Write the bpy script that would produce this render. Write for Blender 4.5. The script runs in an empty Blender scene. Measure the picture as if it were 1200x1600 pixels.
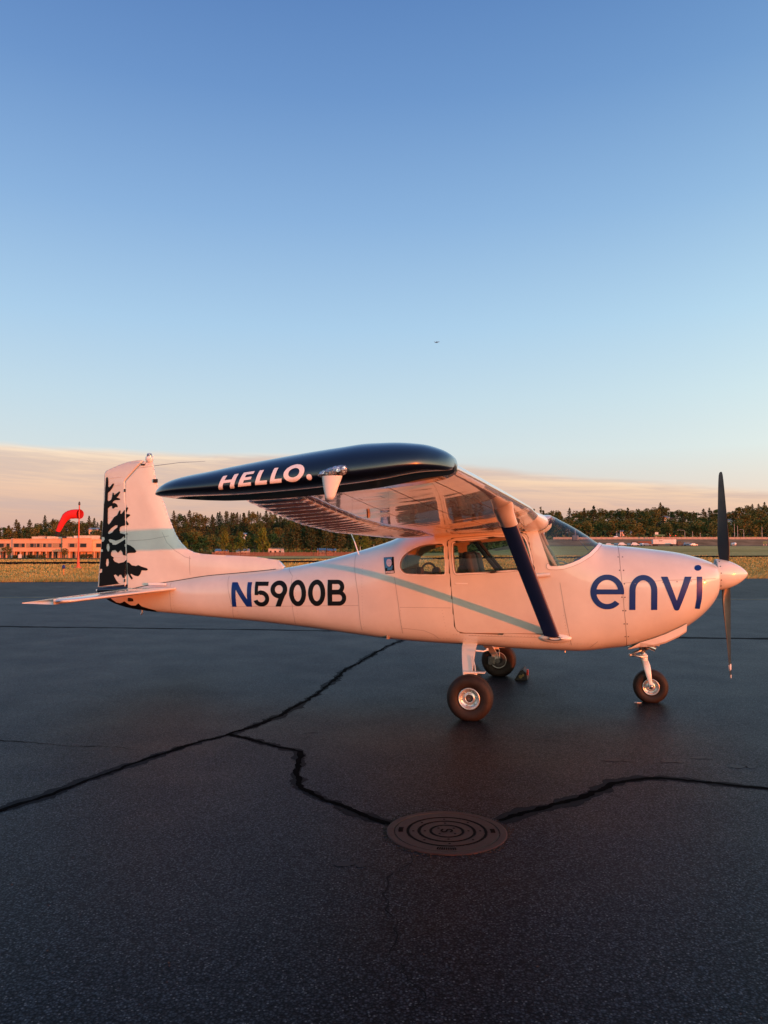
import bpy, bmesh, math, random
import numpy as np
from mathutils import Vector, Matrix
from mathutils.bvhtree import BVHTree
R = math.radians
rng = np.random.default_rng(7)
random.seed(7)
SC = bpy.context.scene
COL = SC.collection

# ------------------------------------------------------------------ camera
cam_d = bpy.data.cameras.new('camera')
cam_d.sensor_fit = 'VERTICAL'; cam_d.sensor_height = 24.0; cam_d.lens = 18.0
cam_d.clip_start = 0.05; cam_d.clip_end = 20000
cam = bpy.data.objects.new('camera', cam_d); COL.objects.link(cam)
CAM_H = 1.6
cam.location = (0, 0, CAM_H)
cam.rotation_euler = (R(90) + math.atan(0.05), 0, 0)
SC.camera = cam

# ------------------------------------------------------------------ sun and sky
SUN_EL = R(2.1)
SUN_AZ = Vector((0.6573, -0.7536, 0)).normalized()
SUN_DIR = Vector((SUN_AZ.x * math.cos(SUN_EL), SUN_AZ.y * math.cos(SUN_EL), math.sin(SUN_EL)))
sun_d = bpy.data.lights.new('sun', 'SUN')
sun_d.energy = 4.8; sun_d.angle = R(0.5); sun_d.color = (1.0, 0.13, 0.006)
sun = bpy.data.objects.new('sun', sun_d); COL.objects.link(sun)
sun.rotation_euler = SUN_DIR.to_track_quat('Z', 'Y').to_euler()

SC.view_settings.view_transform = 'Standard'
SC.view_settings.look = 'None'
SC.view_settings.exposure = 0.0
SC.view_settings.gamma = 1.0
SC.view_settings.use_curve_mapping = False


def lin(c):
    return tuple(((v / 255) / 12.92 if v / 255 <= 0.04045 else ((v / 255 + 0.055) / 1.055) ** 2.4) for v in c[:3])


class NT:
    """small wrapper for building node trees"""
    def __init__(self, tree):
        self.t = tree
        self.n = tree.nodes
    def new(self, typ, **kw):
        nd = self.n.new(typ)
        for k, v in kw.items():
            setattr(nd, k, v)
        return nd
    def put(self, sock, v):
        if isinstance(v, bpy.types.NodeSocket):
            self.t.links.new(v, sock)
        elif v is not None:
            if isinstance(v, (tuple, list)) and len(v) == 3 and sock.type == 'RGBA':
                v = (*v, 1)
            sock.default_value = v
    def math(self, op, a, b=None, c=None, clamp=False):
        nd = self.new('ShaderNodeMath', operation=op, use_clamp=clamp)
        self.put(nd.inputs[0], a)
        if b is not None: self.put(nd.inputs[1], b)
        if c is not None: self.put(nd.inputs[2], c)
        return nd.outputs[0]
    def vmath(self, op, a, b=None):
        nd = self.new('ShaderNodeVectorMath', operation=op)
        self.put(nd.inputs[0], a)
        if b is not None: self.put(nd.inputs[1], b)
        return nd.outputs['Value'] if op in ('DOT_PRODUCT', 'LENGTH') else nd.outputs[0]
    def mix(self, f, a, b, blend='MIX'):
        nd = self.new('ShaderNodeMix', data_type='RGBA', blend_type=blend)
        self.put(nd.inputs[0], f); self.put(nd.inputs[6], a); self.put(nd.inputs[7], b)
        return nd.outputs[2]
    def ramp(self, f, stops, interp='LINEAR'):
        nd = self.new('ShaderNodeValToRGB')
        el = nd.color_ramp.elements
        nd.color_ramp.interpolation = interp
        while len(el) < len(stops): el.new(0.5)
        for e, (p, c) in zip(el, stops):
            e.position = p; e.color = (*c, 1) if isinstance(c, (tuple, list)) else (c, c, c, 1)
        self.put(nd.inputs[0], f)
        return nd.outputs[0]
    def noise(self, vec, scale, detail=2.0, rough=0.5, dist=0.0):
        nd = self.new('ShaderNodeTexNoise')
        if vec is not None: self.put(nd.inputs['Vector'], vec)
        nd.inputs['Scale'].default_value = scale; nd.inputs['Detail'].default_value = detail
        nd.inputs['Roughness'].default_value = rough; nd.inputs['Distortion'].default_value = dist
        return nd.outputs[0]
    def sep(self, v):
        nd = self.new('ShaderNodeSeparateXYZ'); self.put(nd.inputs[0], v)
        return nd.outputs
    def comb(self, x, y, z):
        nd = self.new('ShaderNodeCombineXYZ')
        for i, v in enumerate((x, y, z)): self.put(nd.inputs[i], v)
        return nd.outputs[0]
    def mrange(self, v, a, b, c=0.0, d=1.0, smooth=True):
        nd = self.new('ShaderNodeMapRange', interpolation_type='SMOOTHSTEP' if smooth else 'LINEAR')
        self.put(nd.inputs[0], v)
        for i, q in zip((1, 2, 3, 4), (a, b, c, d)): self.put(nd.inputs[i], q)
        return nd.outputs[0]


def make_world():
    w = bpy.data.worlds.new('World'); SC.world = w; w.use_nodes = True
    n = NT(w.node_tree); n.n.clear()
    d = n.new('ShaderNodeTexCoord').outputs['Generated']
    d = n.vmath('NORMALIZE', d)
    x, y, z = n.sep(d)
    zz = n.math('MAXIMUM', z, 0.0)
    # clear sky by height, as the anti-solar evening sky shows it
    sky = n.ramp(zz, [(0.0, lin((214, 190, 184))), (0.05, lin((214, 196, 190))), (0.125, lin((201, 216, 226))),
                      (0.19, lin((187, 212, 230))), (0.28, lin((164, 200, 232))), (0.40, lin((131, 172, 219))),
                      (0.52, lin((99, 142, 200))), (0.64, lin((72, 115, 180))), (1.0, lin((62, 96, 160)))])
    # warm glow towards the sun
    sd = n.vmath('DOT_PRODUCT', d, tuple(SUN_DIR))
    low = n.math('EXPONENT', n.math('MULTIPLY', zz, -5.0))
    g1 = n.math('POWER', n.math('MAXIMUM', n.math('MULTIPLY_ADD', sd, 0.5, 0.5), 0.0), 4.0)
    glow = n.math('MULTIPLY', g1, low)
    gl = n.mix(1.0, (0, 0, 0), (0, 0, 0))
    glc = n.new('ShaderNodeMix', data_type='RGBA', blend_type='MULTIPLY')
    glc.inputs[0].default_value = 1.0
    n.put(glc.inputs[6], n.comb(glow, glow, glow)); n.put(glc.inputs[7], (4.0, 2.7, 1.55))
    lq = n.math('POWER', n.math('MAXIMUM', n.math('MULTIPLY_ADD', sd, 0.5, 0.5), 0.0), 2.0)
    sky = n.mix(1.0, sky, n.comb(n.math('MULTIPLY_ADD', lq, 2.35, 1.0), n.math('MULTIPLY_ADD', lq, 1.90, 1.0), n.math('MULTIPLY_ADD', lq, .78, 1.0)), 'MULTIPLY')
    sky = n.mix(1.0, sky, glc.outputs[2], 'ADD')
    # thin cloud bank low over the horizon
    az = n.math('ARCTAN2', x, y)
    el = n.math('ARCSINE', z)
    sx = n.math('SINE', az)
    wob = n.noise(n.comb(n.math('MULTIPLY', x, 3.0), n.math('MULTIPLY', y, 3.0), n.math('MULTIPLY', el, 10.0)), 1.6, 4.0, 0.6)
    edge = n.math('MULTIPLY_ADD', n.math('MAXIMUM', sx, -0.02), -0.112, 0.1235)
    edge = n.math('ADD', edge, n.math('MULTIPLY_ADD', wob, 0.016, -0.008))
    sv = n.comb(n.math('MULTIPLY', x, 2.2), n.math('MULTIPLY', y, 2.2), n.math('MULTIPLY', n.math('MULTIPLY_ADD', sx, 0.035, el), 42.0))
    streak = n.noise(sv, 1.0, 5.0, 0.6, 0.5)
    sv2 = n.comb(n.math('MULTIPLY', x, 9.0), n.math('MULTIPLY', y, 9.0), n.math('MULTIPLY', n.math('MULTIPLY_ADD', sx, 0.06, el), 120.0))
    fine = n.noise(sv2, 1.0, 4.0, 0.65, 0.8)
    body = n.mrange(n.math('SUBTRACT', edge, el), -0.002, 0.009)
    dens = n.math('MULTIPLY', body, n.mrange(n.math('MULTIPLY_ADD', fine, 0.35, n.math('MULTIPLY', streak, 0.65)), 0.20, 0.50, 0.88, 1.0))
    rel = n.math('DIVIDE', el, edge)
    ccol = n.ramp(rel, [(0.0, lin((204, 163, 157))), (0.35, lin((212, 176, 166))), (0.60, lin((230, 190, 172))),
                        (0.85, lin((243, 208, 182))), (1.0, lin((246, 225, 206)))])
    ccol = n.mix(n.mrange(n.math('MULTIPLY_ADD', fine, .3, n.math('MULTIPLY', streak, .7)), 0.40, 0.60), n.mix(0.6, ccol, lin((188, 166, 172))), ccol)
    sky = n.mix(dens, sky, ccol)
    # below the horizon: dim ground tone
    sky = n.mix(n.mrange(z, -0.03, 0.0), (0.03, 0.03, 0.035), sky)
    nis = n.new('ShaderNodeTexSky')
    nis.sky_type = 'NISHITA'; nis.sun_disc = False
    nis.sun_elevation = SUN_EL; nis.sun_rotation = math.atan2(SUN_AZ.x, SUN_AZ.y)
    nis.air_density = 1.0; nis.dust_density = 1.0; nis.ozone_density = 1.0
    b1 = n.new('ShaderNodeBackground'); n.put(b1.inputs[0], nis.outputs[0]); b1.inputs[1].default_value = 0.05
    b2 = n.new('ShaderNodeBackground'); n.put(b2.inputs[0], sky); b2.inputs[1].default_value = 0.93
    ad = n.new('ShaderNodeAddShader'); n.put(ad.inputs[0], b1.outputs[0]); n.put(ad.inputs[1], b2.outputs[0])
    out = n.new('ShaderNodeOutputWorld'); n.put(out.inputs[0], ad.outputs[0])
make_world()


# ------------------------------------------------------------------ materials
def mat(name, col=(0.5, 0.5, 0.5), rough=0.5, metal=0.0, coat=0.0, spec=0.5, coat_rough=0.03):
    m = bpy.data.materials.new(name); m.use_nodes = True
    b = m.node_tree.nodes['Principled BSDF']
    b.inputs['Base Color'].default_value = (*col, 1); b.inputs['Roughness'].default_value = rough
    b.inputs['Metallic'].default_value = metal; b.inputs['Coat Weight'].default_value = coat
    b.inputs['Coat Roughness'].default_value = coat_rough
    b.inputs['Specular IOR Level'].default_value = spec
    return m
def bsdf(m): return m.node_tree.nodes['Principled BSDF']
def vary(m, scale=8.0, amt=0.25, coord='Object', rough_amt=0.0, bump=0.0, bscale=None, bdist=0.01):
    """noise mottling of the base colour, roughness and a fine bump"""
    n = NT(m.node_tree); b = bsdf(m)
    tc = n.new('ShaderNodeTexCoord').outputs[coord]
    c = tuple(b.inputs['Base Color'].default_value)[:3]
    nz = n.noise(tc, scale, 5.0, 0.6)
    f = n.mrange(nz, 0.3, 0.7, 1 - amt, 1 + amt, False)
    n.put(b.inputs['Base Color'], n.mix(1.0, c, n.comb(f, f, f), 'MULTIPLY'))
    if rough_amt:
        r = b.inputs['Roughness'].default_value
        n.put(b.inputs['Roughness'], n.mrange(nz, 0.3, 0.7, max(0.02, r - rough_amt), min(1, r + rough_amt), False))
    if bump:
        bp = n.new('ShaderNodeBump'); bp.inputs['Strength'].default_value = bump; bp.inputs['Distance'].default_value = bdist
        n.put(bp.inputs['Height'], n.noise(tc, bscale or scale * 4, 3.0))
        n.put(b.inputs['Normal'], bp.outputs[0])
    return m

def paint(name, col, wave=0.0, stretch=(1, 1, 1), wscale=2.0, rough=0.32, coat=1.0, dirt=0.06):
    m = mat(name, col, rough, 0, coat)
    n = NT(m.node_tree); b = bsdf(m)
    tc = n.new('ShaderNodeTexCoord').outputs['Object']
    nz = n.noise(tc, 1.7, 6.0, 0.65)
    f = n.mrange(nz, 0.3, 0.75, 1 - dirt, 1 + dirt * 0.4, False)
    n.put(b.inputs['Base Color'], n.mix(1.0, col, n.comb(f, f, f), 'MULTIPLY'))
    n.put(b.inputs['Coat Roughness'], n.mrange(nz, 0.3, 0.7, 0.015, 0.06, False))
    if wave:
        mp = n.new('ShaderNodeMapping'); mp.inputs['Scale'].default_value = stretch
        n.put(mp.inputs[0], tc)
        bp = n.new('ShaderNodeBump'); bp.inputs['Strength'].default_value = 1.0; bp.inputs['Distance'].default_value = wave
        n.put(bp.inputs['Height'], n.noise(mp.outputs[0], wscale, 1.5, 0.35))
        n.put(b.inputs['Normal'], bp.outputs[0]); n.put(b.inputs['Coat Normal'], bp.outputs[0])
    return m

M = {}
M['white'] = paint('white aircraft paint', (0.70, 0.66, 0.57), 0.0022, (1, 1, 1), 3.6, dirt=.14)
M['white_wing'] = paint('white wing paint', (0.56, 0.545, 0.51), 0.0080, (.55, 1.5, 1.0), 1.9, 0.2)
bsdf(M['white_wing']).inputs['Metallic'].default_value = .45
M['white_plain'] = paint('white gear paint', (0.80, 0.79, 0.74), 0.0)
M['navy'] = paint('navy wing tip paint', (0.003, 0.006, 0.017), 0.0, rough=0.3, coat=.75, dirt=0.1)
M['strut_blue'] = paint('dark blue strut paint', (0.002, 0.010, 0.055), 0.0, rough=0.4, coat=0.35, dirt=0.1)
M['letter_blue'] = mat('blue vinyl', (0.002, 0.026, 0.17), 0.4, spec=.35)
M['letter_black'] = mat('black vinyl', (0.004, 0.004, 0.0045), 0.5, spec=.18)
M['letter_white'] = mat('white vinyl', (0.80, 0.77, 0.75), 0.4)
M['decal_black'] = mat('black tree decal vinyl', (0.004, 0.004, 0.0045), 0.5, spec=.18)
M['seam'] = mat('panel seam', (0.30, 0.27, 0.25), 0.7)
M['seam_dark'] = mat('dark rubber seal', (0.02, 0.018, 0.018), 0.7)
M['rivet'] = mat('rivet heads', (0.32, 0.29, 0.27), 0.5, 0.5)
M['screw'] = mat('cowl screws', (0.10, 0.09, 0.09), 0.5, 0.6)
M['rubber'] = vary(mat('tyre rubber', (0.020, 0.0115, 0.0085), 0.62, spec=.3), 14, 0.35, bump=0.15, bscale=180, bdist=0.002)
M['rim'] = vary(mat('wheel alloy', (0.62, 0.60, 0.58), 0.35, 0.75), 20, 0.15)
M['hub'] = mat('dark hub cavity', (0.05, 0.04, 0.04), 0.6)
M['steel'] = vary(mat('bare steel', (0.55, 0.53, 0.50), 0.3, 0.9), 20, 0.2)
M['caliper'] = vary(mat('brake caliper', (0.16, 0.15, 0.14), 0.5, 0.5), 30, 0.3)
M['prop'] = vary(mat('matte black blade', (0.012, 0.011, 0.011), 0.42), 9, 0.3, rough_amt=0.1)
M['band'] = mat('blade tip band', (0.75, 0.74, 0.72), 0.4)
M['dark'] = mat('dark cavity', (0.01, 0.009, 0.009), 0.8)
M['liner'] = vary(mat('cabin lining', (0.30, 0.24, 0.18), 0.8), 6, 0.2)
M['seat'] = vary(mat('dark seat cover', (0.022, 0.020, 0.020), 0.65), 20, 0.3)
M['panel'] = vary(mat('instrument panel', (0.10, 0.09, 0.085), 0.6), 6, 0.2)
M['glare'] = mat('glareshield vinyl', (0.14, 0.14, 0.145), 0.75)
M['gadget'] = mat('grey plastic case', (0.16, 0.17, 0.20), 0.5)
M['red_paint'] = mat('red paint', (0.55, 0.03, 0.015), 0.5)
M['yellow_paint'] = vary(mat('worn yellow paint', (0.16, 0.11, 0.035), 0.6), 40, 0.3)
M['sticker_blue'] = mat('sticker blue', (0.04, 0.22, 0.42), 0.5, spec=.2)
M['sticker_grey'] = mat('sticker pale grey', (0.45, 0.50, 0.62), 0.5, spec=.2)


def glass(name, tint, rough=0.01):
    m = bpy.data.materials.new(name); m.use_nodes = True
    n = NT(m.node_tree); n.n.clear()
    t = n.new('ShaderNodeBsdfTransparent'); n.put(t.inputs[0], tint)
    g = n.new('ShaderNodeBsdfGlossy'); g.inputs['Roughness'].default_value = rough
    lw = n.new('ShaderNodeLayerWeight'); lw.inputs[0].default_value = .5
    fr = n.math('MULTIPLY_ADD', n.math('POWER', lw.outputs['Facing'], 4.5), .82, .05)
    mx = n.new('ShaderNodeMixShader')
    n.put(mx.inputs[0], fr); n.put(mx.inputs[1], t.outputs[0]); n.put(mx.inputs[2], g.outputs[0])
    o = n.new('ShaderNodeOutputMaterial'); n.put(o.inputs[0], mx.outputs[0])
    return m
M['glass'] = glass('clear acrylic', (0.88, 0.91, 0.88))
M['lens'] = mat('faceted lamp lens', (.42, .40, .39), .12, .75, coat=1.0)
_n = NT(M['lens'].node_tree); _v = _n.new('ShaderNodeTexVoronoi'); _v.inputs['Scale'].default_value = 85.0; _n.put(_v.inputs['Vector'], _n.new('ShaderNodeTexCoord').outputs['Object'])
_b = _n.new('ShaderNodeBump'); _b.inputs['Strength'].default_value = 1.0; _b.inputs['Distance'].default_value = .006
_n.put(_b.inputs['Height'], _v.outputs['Distance']); _n.put(bsdf(M['lens']).inputs['Normal'], _b.outputs[0])
_n.put(bsdf(M['lens']).inputs['Base Color'], _n.ramp(_n.sep(_v.outputs['Color'])[0], [(0.0, .05), (.45, .35), (1.0, .85)]))


# ------------------------------------------------------------------ mesh helpers
def mesh(name, V, F, m=None, smooth=True):
    me = bpy.data.meshes.new(name)
    me.from_pydata([tuple(map(float, v)) for v in V], [], [tuple(map(int, f)) for f in F])
    if smooth: me.polygons.foreach_set('use_smooth', [True] * len(me.polygons))
    if m is not None: me.materials.append(m)
    me.update()
    return me
def link(name, data, parent=None, loc=None, rz=None):
    o = bpy.data.objects.new(name, data); COL.objects.link(o)
    if parent is not None: o.parent = parent
    if loc is not None: o.location = loc
    if rz is not None: o.rotation_euler = (0, 0, rz)
    return o
def obj(name, V, F, m, parent=None, smooth=True, label=None):
    o = link(name, mesh(name, V, F, m, smooth), parent)
    if label: o['label'] = label
    return o
def tag(o, label, cat, group=None):
    o['label'] = label; o['category'] = cat
    if group: o['group'] = group
    return o
def thing(name, label, cat, loc=(0, 0, 0), rz=0.0, group=None):
    o = link(name, None, None, loc, rz); o.empty_display_size = 0.3
    return tag(o, label, cat, group)
def struct(o, kind='structure'):
    o['kind'] = kind; return o

class MB:
    """collects shapes into one mesh"""
    def __init__(self): self.V = []; self.F = []
    def add(self, V, F):
        k = len(self.V); self.V += [tuple(v) for v in V]; self.F += [tuple(i + k for i in f) for f in F]; return self
    def box(self, c, s, rz=0.0, bevel=0.0, taper=None):
        x, y, z = (q / 2 for q in s)
        tp = taper or (1, 1)
        V = [(-x, -y, -z), (x, -y, -z), (x, y, -z), (-x, y, -z), (-x * tp[0], -y * tp[1], z), (x * tp[0], -y * tp[1], z), (x * tp[0], y * tp[1], z), (-x * tp[0], y * tp[1], z)]
        F = [(0, 3, 2, 1), (4, 5, 6, 7), (0, 1, 5, 4), (1, 2, 6, 5), (2, 3, 7, 6), (3, 0, 4, 7)]
        if bevel:
            bm = bmesh.new(); vs = [bm.verts.new(v) for v in V]
            for f in F: bm.faces.new([vs[i] for i in f])
            bmesh.ops.bevel(bm, geom=bm.edges[:] , offset=bevel, segments=2, affect='EDGES', profile=0.5)
            bm.verts.index_update()
            V = [tuple(v.co) for v in bm.verts]; F = [tuple(v.index for v in f.verts) for f in bm.faces]; bm.free()
        ca, sa = math.cos(rz), math.sin(rz)
        return self.add([(c[0] + v[0] * ca - v[1] * sa, c[1] + v[0] * sa + v[1] * ca, c[2] + v[2]) for v in V], F)
    def tube(self, path, rad, n=10, caps=True, flat=None):
        """round (or flattened) tube along a path"""
        path = [Vector(p) for p in path]
        if not isinstance(rad, (list, tuple)): rad = [rad] * len(path)
        V = []; F = []
        up = Vector((0, 0, 1))
        for i, p in enumerate(path):
            t = (path[min(i + 1, len(path) - 1)] - path[max(i - 1, 0)]).normalized()
            a = t.cross(up)
            if a.length < 1e-3: a = t.cross(Vector((0, 1, 0)))
            a.normalize(); b = t.cross(a).normalized()
            for k in range(n):
                th = 2 * math.pi * k / n
                V.append(p + a * math.cos(th) * rad[i] + b * math.sin(th) * rad[i])
        for i in range(len(path) - 1):
            for k in range(n):
                F.append((i * n + k, i * n + (k + 1) % n, (i + 1) * n + (k + 1) % n, (i + 1) * n + k))
        if caps:
            F.append(tuple(range(n))[::-1]); F.append(tuple((len(path) - 1) * n + k for k in range(n)))
        return self.add(V, F)
    def lathe(self, prof, n=32, axis='z', c=(0, 0, 0), closed=False):
        """prof: (radius, height) points turned round an axis"""
        V = []; F = []
        for r, h in prof:
            for k in range(n):
                th = 2 * math.pi * k / n
                p = (r * math.cos(th), r * math.sin(th), h)
                if axis == 'y': p = (p[0], h, p[1])
                elif axis == 'x': p = (h, p[0], p[1])
                V.append((p[0] + c[0], p[1] + c[1], p[2] + c[2]))
        m = len(prof)
        for i in range(m if closed else m - 1):
            for k in range(n):
                j = (i + 1) % m
                F.append((i * n + k, i * n + (k + 1) % n, j * n + (k + 1) % n, j * n + k))
        return self.add(V, F)
    def build(self, name, m, parent=None, smooth=False, label=None):
        o = obj(name, self.V, self.F, m, parent, smooth, label)
        return o

def grid_faces(n, m, wrap=False):
    i = np.arange(n - 1)[:, None]; mm = m if wrap else m - 1
    j = np.arange(mm)[None, :]; j2 = (j + 1) % m
    return np.stack(np.broadcast_arrays(i * m + j, (i + 1) * m + j, (i + 1) * m + j2, i * m + j2), -1).reshape(-1, 4)

def clip_grid(P, Fd):
    """the part of a grid surface where the field Fd is positive, cut cleanly along its zero line"""
    n, m = Fd.shape
    Fd = np.where(np.abs(Fd) < 1e-7, 1e-7, Fd)
    ins = Fd > 0
    q = grid_faces(n, m)
    fl = ins.reshape(-1)[q]
    cnt = fl.sum(1)
    V = [tuple(v) for v in P.reshape(-1, 3)]
    ff = Fd.reshape(-1)
    faces = [tuple(f) for f in q[cnt == 4]]
    cut = {}
    def ev(a, b):
        k = (a, b) if a < b else (b, a)
        if k not in cut:
            a, b = k
            t = ff[a] / (ff[a] - ff[b]); va, vb = V[a], V[b]
            cut[k] = len(V)
            V.append(tuple(va[i] + (vb[i] - va[i]) * t for i in range(3)))
        return cut[k]
    for f in q[(cnt > 0) & (cnt < 4)]:
        poly = []
        for k in range(4):
            a, b = int(f[k]), int(f[(k + 1) % 4])
            if ff[a] > 0: poly.append(a)
            if (ff[a] > 0) != (ff[b] > 0): poly.append(ev(a, b))
        if len(poly) >= 3: faces.append(tuple(poly))
    used = sorted({i for f in faces for i in f}); mp = {o: k for k, o in enumerate(used)}
    return [V[i] for i in used], [tuple(mp[i] for i in f) for f in faces]

def sd_poly(X, Y, pts, r=0.0):
    """signed distance to a polygon (negative inside); r rounds the corners outwards"""
    pts = np.asarray(pts, float); X = np.asarray(X, float); Y = np.asarray(Y, float)
    d = np.full(X.shape, 1e9); inside = np.zeros(X.shape, bool)
    for (x0, y0), (x1, y1) in zip(pts, np.roll(pts, -1, 0)):
        ex, ey = x1 - x0, y1 - y0
        t = np.clip(((X - x0) * ex + (Y - y0) * ey) / (ex * ex + ey * ey + 1e-18), 0, 1)
        d = np.minimum(d, np.hypot(X - x0 - t * ex, Y - y0 - t * ey))
        c = ((y0 <= Y) & (Y < y1)) | ((y1 <= Y) & (Y < y0))
        with np.errstate(divide='ignore', invalid='ignore'):
            xi = x0 + (Y - y0) / (ey if ey != 0 else 1e-18) * ex
        inside ^= c & (X < xi)
    return np.where(inside, -d, d) - r
def sd_line(X, Y, pts):
    d = np.full(np.shape(X), 1e9)
    for (x0, y0), (x1, y1) in zip(pts[:-1], pts[1:]):
        ex, ey = x1 - x0, y1 - y0
        t = np.clip(((X - x0) * ex + (Y - y0) * ey) / (ex * ex + ey * ey + 1e-18), 0, 1)
        d = np.minimum(d, np.hypot(X - x0 - t * ex, Y - y0 - t * ey))
    return d
def chaikin(pts, k=2, closed=True):
    p = np.asarray(pts, float)
    for _ in range(k):
        if closed:
            q = np.roll(p, -1, 0)
            p = np.stack([p * .75 + q * .25, p * .25 + q * .75], 1).reshape(-1, p.shape[1])
        else:
            a, b = p[:-1], p[1:]
            p = np.concatenate([p[:1], np.stack([a * .75 + b * .25, a * .25 + b * .75], 1).reshape(-1, p.shape[1]), p[-1:]])
    return p
def pchip(x, y, q):
    x = np.asarray(x, float); y = np.asarray(y, float); h = np.diff(x); d = np.diff(y) / h
    m = np.zeros_like(y)
    w1 = 2 * h[1:] + h[:-1]; w2 = h[1:] + 2 * h[:-1]
    ok = d[:-1] * d[1:] > 0
    with np.errstate(divide='ignore', invalid='ignore'):
        mm = (w1 + w2) / (w1 / d[:-1] + w2 / d[1:])
    m[1:-1] = np.where(ok, mm, 0); m[0] = d[0]; m[-1] = d[-1]
    q = np.clip(q, x[0], x[-1]); i = np.clip(np.searchsorted(x, q, side='right') - 1, 0, len(x) - 2)
    t = (q - x[i]) / h[i]
    return (2*t**3-3*t**2+1)*y[i]+(t**3-2*t**2+t)*h[i]*m[i]+(-2*t**3+3*t**2)*y[i+1]+(t**3-t**2)*h[i]*m[i+1]
def sstep(a, b, x):
    t = np.clip((np.asarray(x, float) - a) / (b - a), 0, 1); return t * t * (3 - 2 * t)

# ---- glyphs as distance fields in a unit box (u to the right, v up)
def g_box(U, W, x0, y0, x1, y1): return np.maximum(np.maximum(x0 - U, U - x1), np.maximum(y0 - W, W - y1))
def g_ring(U, W, cx, cy, rx, ry, tx, ty):
    o = (np.hypot((U - cx) / rx, (W - cy) / ry) - 1) * min(rx, ry)
    i = (np.hypot((U - cx) / (rx - tx), (W - cy) / (ry - ty)) - 1) * min(rx - tx, ry - ty)
    return np.maximum(o, -i)
def g_disc(U, W, cx, cy, rx, ry): return (np.hypot((U - cx) / rx, (W - cy) / ry) - 1) * min(rx, ry)
mnm, mxm = np.minimum, np.maximum
def gN(U, W): return mnm(mnm(g_box(U, W, 0, 0, .215, 1), g_box(U, W, .785, 0, 1, 1)), sd_poly(U, W, [(0, 1), (.27, 1), (1, 0), (.73, 0)]))
def g5(U, W):
    bowl = g_ring(U, W, .47, .325, .53, .325, .27, .175)
    bowl = mxm(bowl, -sd_poly(U, W, [(.47, .33), (-.4, .16), (-.4, 1.2), (.10, 1.2), (.30, .60)]))
    return mnm(mnm(g_box(U, W, .05, .83, .93, 1), g_box(U, W, .05, .46, .27, 1)), mnm(bowl, sd_poly(U, W, [(.05, .46), (.27, .46), (.52, .65), (.45, .66), (.27, .60), (.05, .60)])))
def g9(U, W): return mnm(g_ring(U, W, .5, .66, .5, .34, .265, .178), mxm(sd_poly(U, W, [(.25, 0), (.57, 0), (1.0, .62), (.78, .74), (.62, .55)]), -g_disc(U, W, .5, .66, .24, .165)))
def g0(U, W): return g_ring(U, W, .5, .5, .5, .5, .265, .185)
def gB(U, W):
    def half(y0, y1, xr):
        ry = (y1 - y0) / 2; cy = (y0 + y1) / 2
        o = mnm(g_box(U, W, 0, y0, xr - ry * 1.3, y1), g_disc(U, W, xr - ry * 1.3, cy, ry * 1.3, ry))
        t = .165
        i = mnm(g_box(U, W, .25, y0 + t, xr - ry * 1.3, y1 - t), g_disc(U, W, xr - ry * 1.3, cy, ry * 1.3 - .22, ry - t))
        return mxm(o, -i)
    return mnm(half(.45, 1, .90), half(0, .59, 1.0))
def ge(U, W):
    r = g_ring(U, W, .5, .5, .5, .5, .175, .155)
    r = mxm(r, -sd_poly(U, W, [(.5, .43), (1.3, .43), (1.3, .02), (.86, .165), (.70, .27)]))
    return mnm(r, mxm(g_box(U, W, .12, .43, 1.0, .575), g_disc(U, W, .5, .5, .5, .5)))
def gn(U, W):
    arch = mxm(g_ring(U, W, .5, .55, .5, .45, .22, .155), .55 - W)
    return mnm(arch, mnm(g_box(U, W, 0, 0, .22, .56), g_box(U, W, .78, 0, 1, .56)))
def gv(U, W): return mnm(mnm(sd_poly(U, W, [(0, 1), (.22, 1), (.60, .06), (.42, .06)]), sd_poly(U, W, [(1, 1), (.78, 1), (.42, .06), (.60, .06)])), g_disc(U, W, .51, .065, .09, .065))
def gdot(U, W): return g_disc(U, W, .5, .5, .5, .5)
def gH(U, W): return mnm(mnm(g_box(U, W, 0, 0, .27, 1), g_box(U, W, .73, 0, 1, 1)), g_box(U, W, .2, .41, .8, .62))
def gE(U, W): return mnm(mnm(g_box(U, W, 0, 0, .36, 1), g_box(U, W, 0, 0, .98, .2)), mnm(g_box(U, W, 0, .40, .92, .6), g_box(U, W, 0, .8, .98, 1)))
def gL(U, W): return mnm(g_box(U, W, 0, 0, .36, 1), g_box(U, W, 0, 0, 1, .235))
def gO(U, W): return g_ring(U, W, .5, .5, .5, .5, .235, .225)


# ================================================================== land
HA = np.array([-1.2,-0.5500,-0.5000,-0.4958,-0.4900,-0.4775,-0.4708,-0.4642,-0.4542,-0.4483,-0.4417,-0.4333,-0.4233,-0.4125,-0.4058,-0.3900,-0.3792,-0.3708,-0.3333,-0.2792,-0.2583,-0.2442,-0.2292,-0.2167,-0.2000,-0.1875,-0.1667,-0.1500,-0.1083,-0.0333,0.0333,0.1333,0.2125,0.2250,0.2333,0.2458,0.2625,0.2917,0.3042,0.3208,0.3358,0.3458,0.3583,0.3708,0.3817,0.3850,0.3958,0.4083,0.4142,0.4250,0.4417,0.4542,0.4583,0.4708,0.4875,0.5000,0.5833,1.2])
HZ = np.array([12.,16.5,13.8,15.9,11.7,18.6,15.9,17.2,17.2,20.7,22.8,23.5,24.2,21.4,21.4,20.7,22.8,22.1,23.5,26.3,27.7,29.1,27.0,29.8,29.8,31.9,30.5,32.6,33.9,31.2,27.7,31.9,31.9,31.2,27.0,29.8,34.6,33.3,34.6,31.2,31.2,34.6,38.1,34.6,29.1,34.6,33.3,30.5,27.7,33.3,30.5,30.5,33.3,38.8,39.5,40.2,38.8,30.])
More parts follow.
